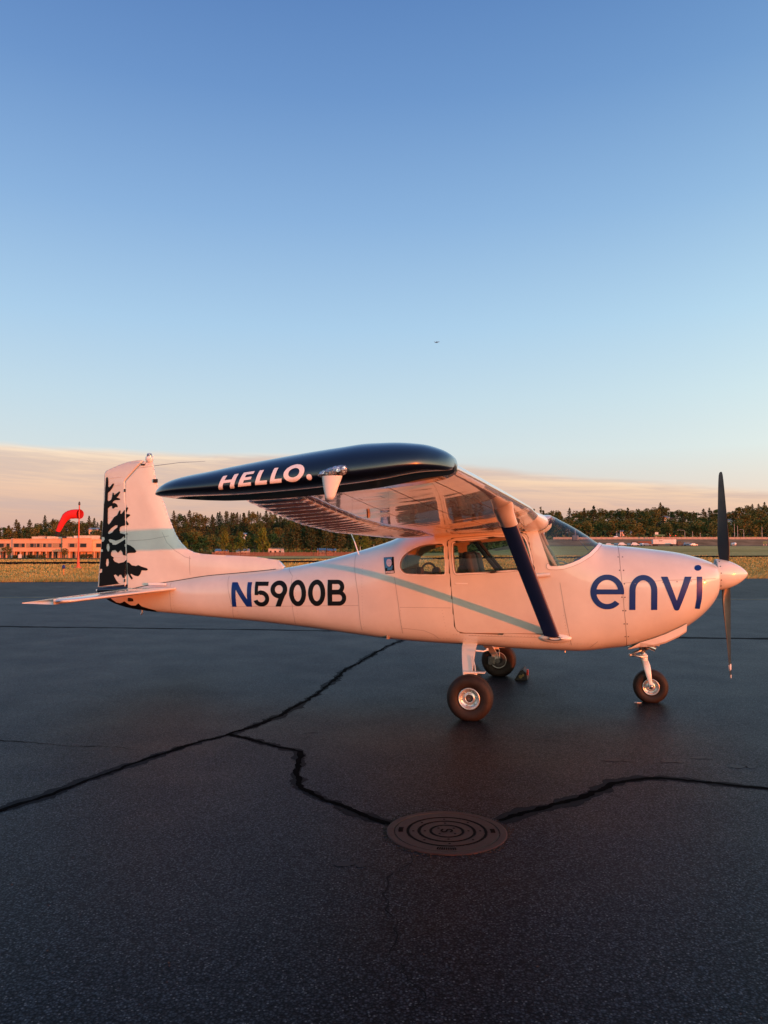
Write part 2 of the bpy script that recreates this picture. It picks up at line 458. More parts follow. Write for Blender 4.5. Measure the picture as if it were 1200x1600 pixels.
def T(X, Y):
    X = np.asarray(X, float); Y = np.asarray(Y, float); Ys = np.maximum(Y, 1.0); a = X / Ys
    left = sstep(.06, -.08, a) if False else 1 - sstep(-.08, .10, a)
    zl = -1.2 * np.clip((Y - 45) / 235, 0, 1)
    zr = 4.2 * sstep(235, 442, Y) + 4.8 * sstep(478, 512, Y)
    zl = zl * left
    right = sstep(.10, .22, a)
    z = zl + zr * right
    crest = np.interp(a, HA, HZ)
    hill = sstep(560, 860, Y)
    z = z + (crest - z) * hill
    return np.where(Y > 45, z, 0.0) + np.where(Y > 860, -14 * sstep(860, 1300, Y), 0)

def ground_mat(name, kind):
    m = mat(name, (0.1, 0.1, 0.1), 0.95, spec=0.0); n = NT(m.node_tree); b = bsdf(m)
    P = n.new('ShaderNodeNewGeometry').outputs['Position']
    if kind == 'grass':
        st = n.new('ShaderNodeMapping'); st.inputs['Scale'].default_value = (.012, .075, 1); n.put(st.inputs[0], P)
        band = n.noise(st.outputs[0], 1.0, 4.0, 0.6)
        st2 = n.new('ShaderNodeMapping'); st2.inputs['Scale'].default_value = (.25, .8, 1); n.put(st2.inputs[0], P)
        fine = n.noise(st2.outputs[0], 1.0, 6.0, 0.7)
        f = n.math('MULTIPLY_ADD', fine, .45, n.math('MULTIPLY', band, .62))
        c = n.ramp(f, [(.30, (.14, .14, .045)), (.40, (.28, .23, .075)), (.49, (.46, .34, .125)), (.62, (.62, .45, .19))])
        sp = n.noise(P, 6.0, 3.0, .7); k = n.mrange(sp, .3, .7, .72, 1.2, False)
        c = n.mix(1.0, c, n.comb(k, k, k), 'MULTIPLY')
        # wooded ground beyond the airfield
        y = n.sep(P)[1]
        c = n.mix(n.mrange(y, 545, 575), c, (.022, .020, .011))
        n.put(b.inputs['Base Color'], c)
        bp = n.new('ShaderNodeBump'); bp.inputs['Strength'].default_value = 1.0; bp.inputs['Distance'].default_value = .30
        n.put(bp.inputs['Height'], n.noise(P, 2.6, 4.0, .7)); n.put(b.inputs['Normal'], bp.outputs[0])
    else:
        base, amt = {'apron': ((.0072, .0098, .0150), 1.0), 'taxi': ((.0100, .0090, .0088), .8), 'road': ((.022, .019, .019), .6)}[kind]
        big = n.noise(P, .16, 5.0, .62); mid = n.noise(P, 1.3, 6.0, .65); gr = n.noise(P, 130.0, 2.0, .6)
        st = n.new('ShaderNodeMapping'); st.inputs['Scale'].default_value = (.15, 2.2, 1); n.put(st.inputs[0], P)
        streak = n.noise(st.outputs[0], 1.0, 4.0, .6)
        f = n.math('MULTIPLY_ADD', mid, .5, n.math('MULTIPLY', big, .5))
        k = n.mrange(f, .36, .64, 1 - .42 * amt, 1 + .5 * amt, False)
        c = n.mix(1.0, base, n.comb(k, k, k), 'MULTIPLY')
        c = n.mix(n.mrange(big, .52, .66, 0, .7), c, tuple(q * w for q, w in zip(base, (1.45, 1.22, 1.05))))
        k2 = n.mrange(streak, .3, .7, .86, 1.14, False); c = n.mix(1.0, c, n.comb(k2, k2, k2), 'MULTIPLY')
        # stones of the aggregate, each with its own tone, and the dark binder between them
        vo = n.new('ShaderNodeTexVoronoi'); vo.feature = 'F1'; n.put(vo.inputs['Vector'], P); vo.inputs['Scale'].default_value = 95.0
        vr = n.sep(vo.outputs['Color'])
        tone = n.math('POWER', vr[0], 2.2)
        gap = n.mrange(vo.outputs['Distance'], .28, .62, 1.0, .25)
        k3 = n.math('MULTIPLY', n.math('MULTIPLY_ADD', tone, 1.35, .60), gap)
        c = n.mix(1.0, c, n.comb(k3, k3, k3), 'MULTIPLY')
        keep = n.math('GREATER_THAN', n.math('MULTIPLY_ADD', mid, .10, vr[1]), .975)
        chip = n.math('MULTIPLY', n.math('LESS_THAN', vo.outputs['Distance'], .36), keep)
        c = n.mix(n.math('MULTIPLY', chip, .85), c, (.115, .108, .104))
        # old damp marks and oil drips
        oil = n.mrange(n.noise(P, 2.3, 2.0, .4, .6), .70, .77); c = n.mix(n.math('MULTIPLY', oil, .55), c, (.008, .008, .009))
        n.put(b.inputs['Base Color'], c)
        n.put(b.inputs['Roughness'], n.mrange(f, .3, .7, .44, .58, False))
        n.put(b.inputs['Specular IOR Level'], n.math('MULTIPLY', n.math('MULTIPLY_ADD', k3, .85, .15), {'apron': .30, 'taxi': .12, 'road': .0}[kind]))
        bp = n.new('ShaderNodeBump'); bp.inputs['Strength'].default_value = .25; bp.inputs['Distance'].default_value = .004
        n.put(bp.inputs['Height'], n.math('ADD', gr, n.math('MULTIPLY', vo.outputs['Distance'], -.8))); n.put(b.inputs['Normal'], bp.outputs[0])
    return m
M['grass_ground'] = ground_mat('dry mown grass', 'grass'); M['apron'] = ground_mat('sealed asphalt', 'apron'); M['taxi'] = ground_mat('newer asphalt', 'taxi'); M['road'] = ground_mat('runway asphalt', 'road')
M['dirt'] = vary(mat('grey brown dirt lot', (.16, .13, .105), .95, spec=0), .08, .4, 'Generated'); M['bank'] = vary(mat('dry brown bank', (.26, .165, .095), .95, spec=0), .1, .35)
M['yellow_line'] = vary(mat('faded yellow paint', (.30, .22, .075), .7), 5, .35)
M['white_line'] = vary(mat('faded white paint', (.5, .48, .44), .7), 5, .3)
M['tar'] = vary(mat('crack sealing tar', (.0012, .0012, .0014), .9, spec=.02), 9, .4, rough_amt=.12)
M['damp'] = mat('damp asphalt', (.0045, .0048, .006), .5, spec=.22)
M['tar_edge'] = vary(mat('thin smeared tar', (.0052, .0054, .0064), .75, spec=.12), 12, .4)

ys = np.concatenate([np.linspace(-3000, -60, 8), np.linspace(-30, 40, 5), np.linspace(44, 300, 60), np.linspace(306, 1000, 110), np.linspace(1050, 4500, 12)])
xs_ = np.concatenate([np.linspace(-4500, -900, 10), np.linspace(-860, 860, 216), np.linspace(900, 4500, 10)])
GX, GY = np.meshgrid(xs_, ys, indexing='ij')
GZ = T(GX, GY) - np.where(GY < 48, .03, .03)
struct(obj('ground', np.stack([GX, GY, GZ], -1).reshape(-1, 3), [tuple(f) for f in grid_faces(*GX.shape)], M['grass_ground'], None))

def drape(name, A, B, m, off, nu=60, nv=6, jag=0.0):
    """a strip of surfacing between two edge lines, lying on the land"""
    A = np.asarray(A, float); B = np.asarray(B, float)
    u = np.linspace(0, 1, nu)
    def at(L):
        k = np.linspace(0, 1, len(L)); return np.stack([np.interp(u, k, L[:, i]) for i in (0, 1)], 1)
    a, b_ = at(A), at(B)
    if jag:
        a[:, 1] += rng.normal(0, jag, nu); b_[:, 1] += rng.normal(0, jag, nu)
    v = np.linspace(0, 1, nv)[None, :, None]
    P = a[:, None] * (1 - v) + b_[:, None] * v
    V = np.concatenate([P, (T(P[..., 0], P[..., 1]) + off)[..., None]], -1)
    return obj(name, V.reshape(-1, 3), [tuple(f) for f in grid_faces(nu, nv)], m, None)
def eY(x): return 41.2 + .1245 * x           # far edge of the paved apron
apron = struct(drape('apron', [(-160, -90), (160, -90)], [(-160, eY(-160) + 0), (160, eY(160))], M['apron'], 0.0, 40, 6))
taxi = struct(drape('taxiway', [(-160, 33.5), (-13, 27.0), (12, 26.0), (160, 20.0)], [(-160, eY(-160)), (-13, eY(-13)), (12, eY(12)), (160, eY(160))], M['taxi'], .004, 700, 4, .05))
struct(drape('taxi_line', [(-160, 32.6), (-13, 26.10), (12, 25.05), (160, 19.0)], [(-160, 32.75), (-13, 26.25), (12, 25.2), (160, 19.15)], M['yellow_line'], .008, 40, 2))
struct(drape('runway', [(-330, 60), (-47, 105), (77, 175), (330, 318)], [(-380, 70), (-60, 134), (100, 226), (330, 350)], M['road'], .035, 80, 8))
struct(drape('road', [(-330, 160), (-83, 186), (10, 200)], [(-380, 255), (-130, 276), (10, 276)], M['road'], .035, 60, 8))
struct(drape('grass_verge', [(-330, 178), (-95, 205), (10, 215)], [(-330, 205), (-100, 232), (10, 240)], M['grass_ground'], .045, 60, 8))
struct(drape('dirt_lot', [(70, 408), (420, 408)], [(70, 479), (420, 479)], M['dirt'], .02, 40, 8))
struct(drape('embankment', [(70, 479.5), (420, 479.5)], [(70, 519), (420, 519)], M['bank'], .03, 40, 8))
struct(drape('service_road', [(60, 452), (330, 452)], [(60, 472), (330, 472)], M['road'], .035, 40, 3))
struct(drape('highway', [(60, 520), (420, 520)], [(60, 545), (420, 545)], M['road'], .035, 40, 3))

# sealed cracks across the tarmac
C1 = [(-3.6,3.0),(-2.9,3.95),(-2.362,4.809),(-2.235,5.054),(-2.091,5.368),(-1.926,5.725),(-1.763,6.133),(-1.549,6.496),(-1.340,6.787),(-1.169,7.105),(-.997,7.569),(-.822,8.306),(-.677,9.117),(-.572,9.900),(-.537,10.318),(-.364,11.016),(-.101,12.262),(.166,13.354),(.406,14.028),(.62,14.6)]
C2 = [(-1.351,6.787),(-1.207,6.672),(-1.015,6.496),(-.832,6.329),(-.703,6.249),(-.655,6.133),(-.631,5.826),(-.623,5.502),(-.572,5.282),(-.460,5.106),(-.324,4.953),(-.156,4.775),(-.038,4.652),(.050,4.580)]
C3 = [(.670,4.640),(.768,4.696),(.903,4.798),(1.044,4.904),(1.188,5.003),(1.349,5.145),(1.524,5.310),(1.691,5.427),(1.840,5.472),(2.058,5.457),(2.289,5.368),(2.577,5.240),(3.3,4.95),(4.2,4.7)]
C4 = [(-4.2,6.62),(-3.236,6.561),(-2.990,6.496),(-2.688,6.412),(-2.445,6.329),(-2.192,6.350),(-1.868,6.230)]
C5 = [(.161,4.107),(.130,3.992),(.080,3.914),(.038,3.839),(.018,3.678),(.000,3.548),(.022,3.399),(.034,3.235),(.055,3.087),(.096,2.953),(.117,2.791),(.104,2.681),(.13,2.4),(.10,2.1)]
SEAMX = [(-40,20.3),(-20,17.8),(-10.954,16.531),(-8.077,16.255),(-1.282,15.478),(5.496,14.130),(6.965,14.028),(10.083,13.540),(25,11.2)]
def crack(name, pts, w, m, off, jag=.25, wander=.012, step=.03, fade=False):
    p = chaikin(pts, 2, False); d = np.concatenate([[0], np.cumsum(np.hypot(*np.diff(p, axis=0).T))])
    q = np.arange(0, d[-1], step); c = np.stack([np.interp(q, d, p[:, k]) for k in (0, 1)], 1)
    wn = np.cumsum(rng.normal(0, 1, len(q))); wn = np.convolve(rng.normal(0, 1, len(q) + 8), np.ones(9) / 3, 'valid')
    t = np.gradient(c, axis=0); t /= np.linalg.norm(t, axis=1, keepdims=True); nn = np.stack([-t[:, 1], t[:, 0]], 1)
    c = c + nn * (wn * wander)[:, None]
    low = np.convolve(rng.normal(0, 1, len(q) + 24), np.ones(25) / 5, 'valid')
    def wid():
        k = np.clip(1 + jag * .8 * low + jag * np.convolve(rng.normal(0, 1, len(q) + 2), np.ones(3) / 1.8, 'valid'), .22, 2.0) * w / 2
        if fade: k = k * np.clip((1 - q / d[-1]) * 4, .1, 1)
        return k[:, None]
    a, b_ = c - nn * wid(), c + nn * wid()
    V = np.concatenate([np.stack([a, b_], 1), np.full((len(q), 2, 1), off)], -1).reshape(-1, 3)
    return obj(name, V, [tuple(f) for f in grid_faces(len(q), 2)], m, apron, False)
for pts, w in ((C1, .062), (C2, .058), (C3, .066)):
    crack('tar_smear', pts, w * 1.5, M['tar_edge'], .0012, .35, .009)
    crack('sealed_crack', pts, w * .72, M['tar'], .0030, .22, .009, .02)
crack('open_crack', C4, .008, M['tar'], .0025, .6, .02, fade=True); crack('open_crack', C5, .0042, M['tar_edge'], .0025, .9, .026)
crack('tar_smear', SEAMX, .17, M['tar_edge'], .0012, .4, .02, .12); crack('sealed_crack', SEAMX, .085, M['tar'], .003, .3, .015, .12)
# damp footprints and patches
def blot(name, x, y, rx, ry, ang, m, off=.0020, n=26):
    a = np.linspace(0, 2 * math.pi, n, endpoint=False); r = 1 + .22 * np.convolve(np.tile(rng.normal(0, 1, n), 3), np.ones(3) / 2, 'same')[n:2 * n]
    px, py = np.cos(a) * rx * r, np.sin(a) * ry * r; ca, sa = math.cos(ang), math.sin(ang)
    return obj(name, [(x + u * ca - v * sa, y + u * sa + v * ca, off) for u, v in zip(px, py)], [tuple(range(n))], m, apron, False)
for x, y, s, a in ((1.749, 5.948, 1.15, .1), (2.151, 5.913, 1.0, .15), (2.433, 6.021, .9, .2), (2.62, 5.775, 1.0, .05), (-.196, 4.008, .9, .3), (1.40, 6.6, .7, .2), (-.66, 6.86, .8, .5), (.30, 7.9, .6, .1)):
    blot('damp_mark', x, y, .07 * s, .035 * s, a, M['damp']); blot('damp_mark', x + .085 * s, y - .015 * s, .028 * s, .026 * s, a, M['damp'])

# ---- manhole
M['iron'] = vary(mat('rusty cast iron', (.048, .0205, .0145), .6, .1, spec=.3), 9, .35, rough_amt=.12, bump=.3, bscale=240, bdist=.002)
M['iron_groove'] = vary(mat('dirty iron grooves', (.0085, .0048, .0042), .9, spec=.05), 20, .3)  # dark iron tone for marks, with recess shade put into the colour
MHX, MHY, MHR = .357, 4.455, .338
mh = thing('manhole', 'round rusty iron manhole cover set in the tarmac in front of the airplane', 'manhole cover', (MHX, MHY, 0))
b = MB(); b.lathe([(MHR, -.02), (MHR + .004, .0035), (MHR - .002, .006), (MHR - .036, .006), (MHR - .038, .001), (MHR - .042, -.02)], 72); b.build('frame', M['iron'], mh, False)
b = MB()
pf = [(MHR - .044, -.02), (MHR - .044, .003), (MHR - .046, .0055)]
for rr_ in (.222, .158, .092):
    pf += [(rr_ + .010, .0055), (rr_ + .007, -.003), (rr_ - .007, -.003), (rr_ - .010, .0055)]
pf += [(0, .0055)]
b.lathe(pf, 72); cv_ = b.build('cover', M['iron'], mh, False)
for rr_ in (.222, .158, .092):
    b = MB(); b.lathe([(rr_ - .0068, .0058), (rr_ + .0068, .0058)], 72); b.build('groove', M['iron_groove'], cv_)  # flat dark rings over the grooves, painting the shade inside them
b = MB(); b.lathe([(0, .0068), (.0075, .0064)], 12); me_h = mesh('pick_hole', b.V, b.F, M['iron_groove'], False)  # dark disc in place of a hole, its inner shade painted
for rr_, nn, ph in ((.062, 4, .78), (.124, 4, 0), (.190, 8, .0)):
    for k in range(nn):
        a = ph + k * 2 * math.pi / nn; link('pick_hole', me_h, cv_, (rr_ * math.cos(a), rr_ * math.sin(a), 0))
def gS(U, W):
    t = .11
    a = mxm(g_ring(U, W, .5, .72, .42, .28, .24, .16), -sd_poly(U, W, [(.5, .72), (1.4, .78), (1.4, .1), (.5, .1)]))
    c = mxm(g_ring(U, W, .5, .28, .42, .28, .24, .16), -sd_poly(U, W, [(.5, .28), (-.4, .22), (-.4, .9), (.5, .9)]))
    return mnm(mnm(a, c), g_box(U, W, .40, .44, .60, .56))
u = np.linspace(-.05, 1.05, 50); U, W = np.meshgrid(u, u, indexing='ij')
Ps = np.stack([-.036 + .072 * W, -.032 + .064 * (1 - U) - .0, np.full_like(U, .0085)], -1)
V, F = clip_grid(Ps, -gS(U, W)); n0 = len(V)
obj('raised_letter', V, F, M['iron_groove'], cv_, False)
b = MB()
for ang, cnt in ((math.pi * .98, 6), (.02, 5), (math.pi * 1.48, 9)):
    for k in range(cnt):
        a = ang + (k - cnt / 2) * .045; r0 = .262
        b.box((r0 * math.cos(a), r0 * math.sin(a), .0062), (.026, .007, .003), a)
b.build('worn_casting_mark', M['iron_groove'], cv_)['kind'] = 'stuff'
b = MB()
M['grit'] = vary(mat('loose grit', (.030, .024, .021), .9, spec=.2), 60, .4)
for k in range(420):
    a = rng.uniform(0, 2 * math.pi); r_ = MHR + abs(rng.normal(0, .018)) + .004
    s = rng.uniform(.002, .0055); b.box((MHX + r_ * math.cos(a), MHY + r_ * math.sin(a), s * .35), (s * 1.6, s, s), a * 3)
g_ = b.build('grit', M['grit'], None); g_['kind'] = 'stuff'

# loose stones on the apron close to the camera
b = MB()
for k in range(260):
    y = rng.uniform(2.2, 9.5); x = rng.uniform(-.55, .55) * y
    s = rng.uniform(.0015, .004); b.box((x, y, s * .3), (s * 1.5, s, s), rng.uniform(0, 3))
M['stone'] = vary(mat('small pale stones', (.05, .048, .047), .9, spec=.1), 60, .4)
g_ = b.build('gravel', M['stone'], None); g_['kind'] = 'stuff'

# blades of grass along the far edge of the pavement
M['blade'] = mat('dry grass blades', (.24, .17, .06), .8, spec=.2)
n_ = NT(M['blade'].node_tree); P_ = n_.new('ShaderNodeNewGeometry').outputs['Position']
n_.put(bsdf(M['blade']).inputs['Base Color'], n_.ramp(n_.noise(P_, .55, 5.0, .7), [(.34, (.13, .14, .040)), (.5, (.34, .27, .09)), (.66, (.56, .42, .16))]))
N = 150000
yy = 0
gx = rng.uniform(-30, 30, N); t = 175 * rng.random(N) ** 2.3; gy = eY(gx) + .05 + t
gx = rng.uniform(-.60, .60, N) * (gy + 3); gy = eY(gx) + .05 + t
k_ = ((gy < 103.6 + .5645 * (gx + 47)) | (gy > 136 + .575 * (gx + 60))) & ((gx > -20) | (gy < 184))
gx, gy, t = gx[k_], gy[k_], t[k_]; N = len(gx)
gz = T(gx, gy) - .03; hh = rng.uniform(.05, .16, N) * (1 + t * .006) * (1 + .8 * (t < 1.2)); an = rng.uniform(0, math.pi, N); wd = .010 + t * .0020
lx, ly = rng.normal(0, .05, N), rng.normal(0, .05, N)
V = np.stack([np.stack([gx - np.cos(an) * wd, gy - np.sin(an) * wd, gz], 1), np.stack([gx + np.cos(an) * wd, gy + np.sin(an) * wd, gz], 1), np.stack([gx + lx, gy + ly, gz + hh], 1)], 1).reshape(-1, 3)
g_ = obj('grass', V, np.arange(3 * N).reshape(-1, 3), M['blade'], None, False); g_['kind'] = 'stuff'

# ================================================================== the airplane
# local axes: x forward, y to its left (away from the camera), z up from the ground
PL_O = (1.135, 8.6357, 0.0); PL_YAW = R(-14.4)
plane = thing('airplane', 'white high-wing propeller airplane with navy wing tips parked on the dark tarmac', 'airplane', PL_O, PL_YAW)

FT = np.array([  # station, bottom, top, half width, height of the widest point, exponents above and below
[-4.86,1.010,1.075,.020,1.045,2.0,2.0],[-4.80,.972,1.085,.036,1.040,2.0,2.0],[-4.70,.930,1.105,.052,1.035,2.0,2.0],
[-4.45,.870,1.150,.084,1.03,2.0,2.1],[-4.15,.837,1.195,.118,1.03,2.1,2.2],[-3.80,.815,1.240,.160,1.03,2.1,2.3],
[-3.37,.788,1.300,.212,1.05,2.1,2.4],[-2.95,.762,1.335,.262,1.06,2.1,2.4],[-2.44,.728,1.385,.328,1.08,2.1,2.9],
[-1.955,.688,1.470,.390,1.09,2.2,3.2],[-1.48,.642,1.588,.450,1.10,2.4,3.6],[-1.08,.606,1.705,.495,1.10,2.9,3.9],
[-.80,.590,1.810,.515,1.10,3.8,4.1],[-.43,.576,1.895,.530,1.10,4.6,4.2],[.0,.563,1.940,.535,1.10,5.0,4.2],
[.30,.546,1.965,.535,1.10,5.0,4.2],[.55,.538,1.985,.535,1.10,4.6,4.1],[.70,.536,1.985,.535,1.11,3.9,4.0],
[.86,.533,1.916,.534,1.12,3.1,3.9],[.99,.532,1.842,.533,1.12,2.8,3.7],[1.12,.541,1.757,.530,1.12,2.7,3.5],
[1.22,.553,1.686,.525,1.12,2.7,3.3],[1.27,.560,1.668,.522,1.12,2.7,3.2],[1.51,.590,1.643,.508,1.13,2.6,2.8],
[1.77,.652,1.613,.485,1.16,2.4,2.4],[2.03,.762,1.576,.445,1.20,2.3,2.3],[2.20,.880,1.533,.400,1.25,2.3,2.3],
[2.31,.985,1.495,.345,1.28,2.3,2.2],[2.38,1.080,1.462,.280,1.30,2.3,2.2],[2.41,1.140,1.440,.235,1.30,2.3,2.2]])
def fpar(s): return [pchip(FT[:, 0], FT[:, k], s) for k in range(1, 7)]
def fside(s, z):
    zb, zt, w, zc, nu, nl = fpar(np.asarray(s, float))
    up = z >= zc
    fr = np.where(up, (z - zc) / (zt - zc), (zc - z) / (zc - zb)); n = np.where(up, nu, nl)
    return w * np.maximum(1 - np.clip(fr, 0, 1) ** n, 0) ** (1 / n)
def fgrid(S, half=110):
    """grid of points over the fuselage skin: rows are stations, columns go round from the top down the right side"""
    out = []
    for zb, zt, w, zc, nu, nl in zip(*fpar(np.asarray(S, float))):
        a = np.linspace(0, math.pi / 2, 160)
        yu, zu = w * np.sin(a) ** (2 / nu), zc + (zt - zc) * np.cos(a) ** (2 / nu)
        yl, zl = w * np.cos(a) ** (2 / nl), zc - (zc - zb) * np.sin(a) ** (2 / nl)
        y = np.concatenate([yu, yl[1:]]); z = np.concatenate([zu, zl[1:]])
        L = np.concatenate([[0], np.cumsum(np.hypot(np.diff(y), np.diff(z)))]); q = np.linspace(0, L[-1], half)
        y, z = np.interp(q, L, y), np.interp(q, L, z)
        out.append(np.concatenate([np.stack([-y, z], 1), np.stack([y, z], 1)[::-1][1:]]))
    out = np.array(out)
    return np.concatenate([np.broadcast_to(np.asarray(S)[:, None, None], out.shape[:2] + (1,)), out], 2)
def gnorm(P):
    a = np.gradient(P, axis=0); b = np.gradient(P, axis=1)
    n = np.cross(b, a); n /= np.linalg.norm(n, axis=2, keepdims=True) + 1e-12
    c = P.mean((0, 1)); 
    ctr = P.mean(1, keepdims=True)
    s = np.sign(((P - ctr) * n).sum(2, keepdims=True)); s[s == 0] = 1
    return n * s

WIN_F = chaikin([(-.283,1.655),(-.270,1.688),(.415,1.752),(.482,1.735),(.555,1.462),(.530,1.410),(-.235,1.350),(-.262,1.372)], 2)
WIN_R = chaikin([(-.872,1.445),(-.850,1.520),(-.803,1.568),(-.725,1.617),(-.618,1.657),(-.510,1.671),(-.395,1.671),(-.380,1.66),(-.362,1.355),(-.375,1.341),(-.754,1.342),(-.825,1.356),(-.858,1.395)], 2)
WS_BASE = [(.730,1.437),(.800,1.436),(.865,1.443),(.945,1.468),(1.025,1.503),(1.121,1.562),(1.187,1.627),(1.232,1.682)]
WSHIELD = [(.60,1.83)] + WS_BASE + [(1.30,1.80),(1.2,2.2),(.735,2.2),(.735,1.945),(.665,1.90)]
DOOR = [(-.339,1.70),(-.315,1.42),(-.267,.867)] + list(chaikin([(-.267,.867),(-.255,.742),(-.150,.727)], 2, False)) + [(.640,.741)] + list(chaikin([(.660,.741),(.722,.760),(.712,.860)], 2, False)) + [(.681,1.073),(.580,1.368),(.517,1.680)] + list(chaikin([(.517,1.680),(.505,1.765),(.440,1.780)], 2, False)) + [(-.26,1.735)]
SEAM = [(1.500,.50),(1.487,.637),(1.457,1.02),(1.442,1.264),(1.428,1.437),(1.421,1.648),(1.42,1.70)]
TAILB = [(-4.84,1.06),(-4.77,1.035),(-4.72,.985),(-4.66,.945),(-4.60,.935),(-4.56,.945),(-4.52,.963),(-4.48,.935),(-4.43,.912),(-4.36,.912),(-4.31,.942),(-4.27,.905),(-4.20,.885),(-4.08,.858),(-4.08,.70),(-4.9,.70),(-4.95,1.06)]

S_body = np.arange(-4.86, 1.53, .0125); S_cowl = np.arange(1.40, 2.4101, .0125)
Pb = fgrid(S_body); Pc = fgrid(S_cowl)
def fields(P):
    s, z = P[..., 0], P[..., 2]
    return dict(wf=sd_poly(s, z, WIN_F), wr=sd_poly(s, z, WIN_R), ws=sd_poly(s, z, WSHIELD), door=sd_poly(s, z, DOOR),
                seam=s - np.interp(z, [p[1] for p in SEAM], [p[0] for p in SEAM]))
fb = fields(Pb)
def mn(*a):
    r = a[0]
    for q in a[1:]: r = np.minimum(r, q)
    return r
Nb = gnorm(Pb)
near = np.broadcast_to((np.arange(Pb.shape[1]) < (Pb.shape[1] + 1) // 2)[None, :], Pb.shape[:2])

fuse = obj('fuselage', *clip_grid(Pb, mn(fb['wr'], fb['ws'], fb['door'] - .0012, -fb['seam'] - .0015, np.where(fb['door'] < 0, -1, 1.))), M['white'], plane)
# doors, one on each side
for side_ in (True, False):
    sl = slice(0, 110) if side_ else slice(109, None)
    r0, r1 = np.searchsorted(S_body, -.45), np.searchsorted(S_body, .85)
    sub = lambda a: a[r0:r1, sl]
    d = obj('door', *clip_grid(sub(Pb), mn(-sub(fb['door']) - .0012, sub(fb['wf']))), M['white'], plane)
    obj('window_pane', *clip_grid(sub(Pb - Nb * .006), -sub(fb['wf']) + .004), M['glass'], d)
    obj('window_frame', *clip_grid(sub(Pb + Nb * .0035), mn(sub(fb['wf']), .017 - sub(fb['wf']))), M['white_plain'], d)
    obj('window_seal', *clip_grid(sub(Pb + Nb * .0022), mn(sub(fb['wf']) + .003, .0195 - sub(fb['wf']))), M['seam_dark'], d)
    if side_:
        hb = MB(); hb.box((-.188, -.531, 1.247), (.135, .012, .016), 0, .004); hb.build('handle', M['white_plain'], d)
    # rear side window
    r0, r1 = np.searchsorted(S_body, -1.0), np.searchsorted(S_body, -.25)
    w = obj('rear_window', *clip_grid(sub(Pb - Nb * .006), -sub(fb['wr']) + .004), M['glass'], plane)
    obj('window_frame', *clip_grid(sub(Pb + Nb * .003), mn(sub(fb['wr']) + .001, .011 - sub(fb['wr']))), M['white_plain'], w)
r0 = np.searchsorted(S_body, .55)
ws = obj('windshield', *clip_grid((Pb - Nb * .004)[r0:], -fb['ws'][r0:] + .004), M['glass'], plane)
base_d = sd_line(Pb[..., 0], Pb[..., 2], WS_BASE)
obj('windshield_trim', *clip_grid((Pb + Nb * .006)[r0:], mn(.034 - base_d, fb['ws'])[r0:]), M['white_plain'], ws)
obj('windshield_seal', *clip_grid((Pb + Nb * .0022)[r0:], mn(.037 - base_d, fb['ws'] + .004)[r0:]), M['rivet'], ws)
# cowling
fc = fields(Pc)
Nc = gnorm(Pc)
cowl = obj('cowling', *clip_grid(Pc, fc['seam'] - .002), M['white'], plane)
# cowl nose face with two air inlets
ring = Pc[-1]
cv = [tuple(p) for p in ring] + [(2.405, p[1] * .80, 1.30 + (p[2] - 1.30) * .80) for p in ring] + [(2.38, p[1] * .3, 1.34 + (p[2] - 1.30) * .3) for p in ring]
obj('nose_face', cv, [tuple(f) for f in grid_faces(3, len(ring))], M['white_plain'], cowl)
for sg in (-1, 1):
    b = MB(); b.lathe([(0.0, 2.4075), (.055, 2.4075)], 20, 'x', (0, sg * .135, 1.25)); b.build('air_inlet', M['dark'], cowl)
# lower cowl fairing with the exhaust outlet
ch = [(1.505,.585,.574),(1.62,.655,.600),(1.75,.700,.612),(1.87,.750,.648),(2.00,.815,.715),(2.075,.860,.768)]
b = MB(); V = []
for s, zt, zb in ch:
    w = .27
    V += [(s, -w - .03, zt), (s, -w, zb + .02), (s, -w + .03, zb), (s, w - .03, zb), (s, w, zb + .02), (s, w + .03, zt)]
b.add(V, [tuple(f) for f in grid_faces(len(ch), 6)] + [tuple(range(6))[::-1], tuple(30 + k for k in range(6))])
b.build('cowl_fairing', M['white_plain'], cowl)
b = MB(); b.tube([(1.66, -.14, .66), (1.72, -.15, .60), (1.78, -.15, .575)], .026, 14); b.build('exhaust_pipe', M['steel'], cowl)

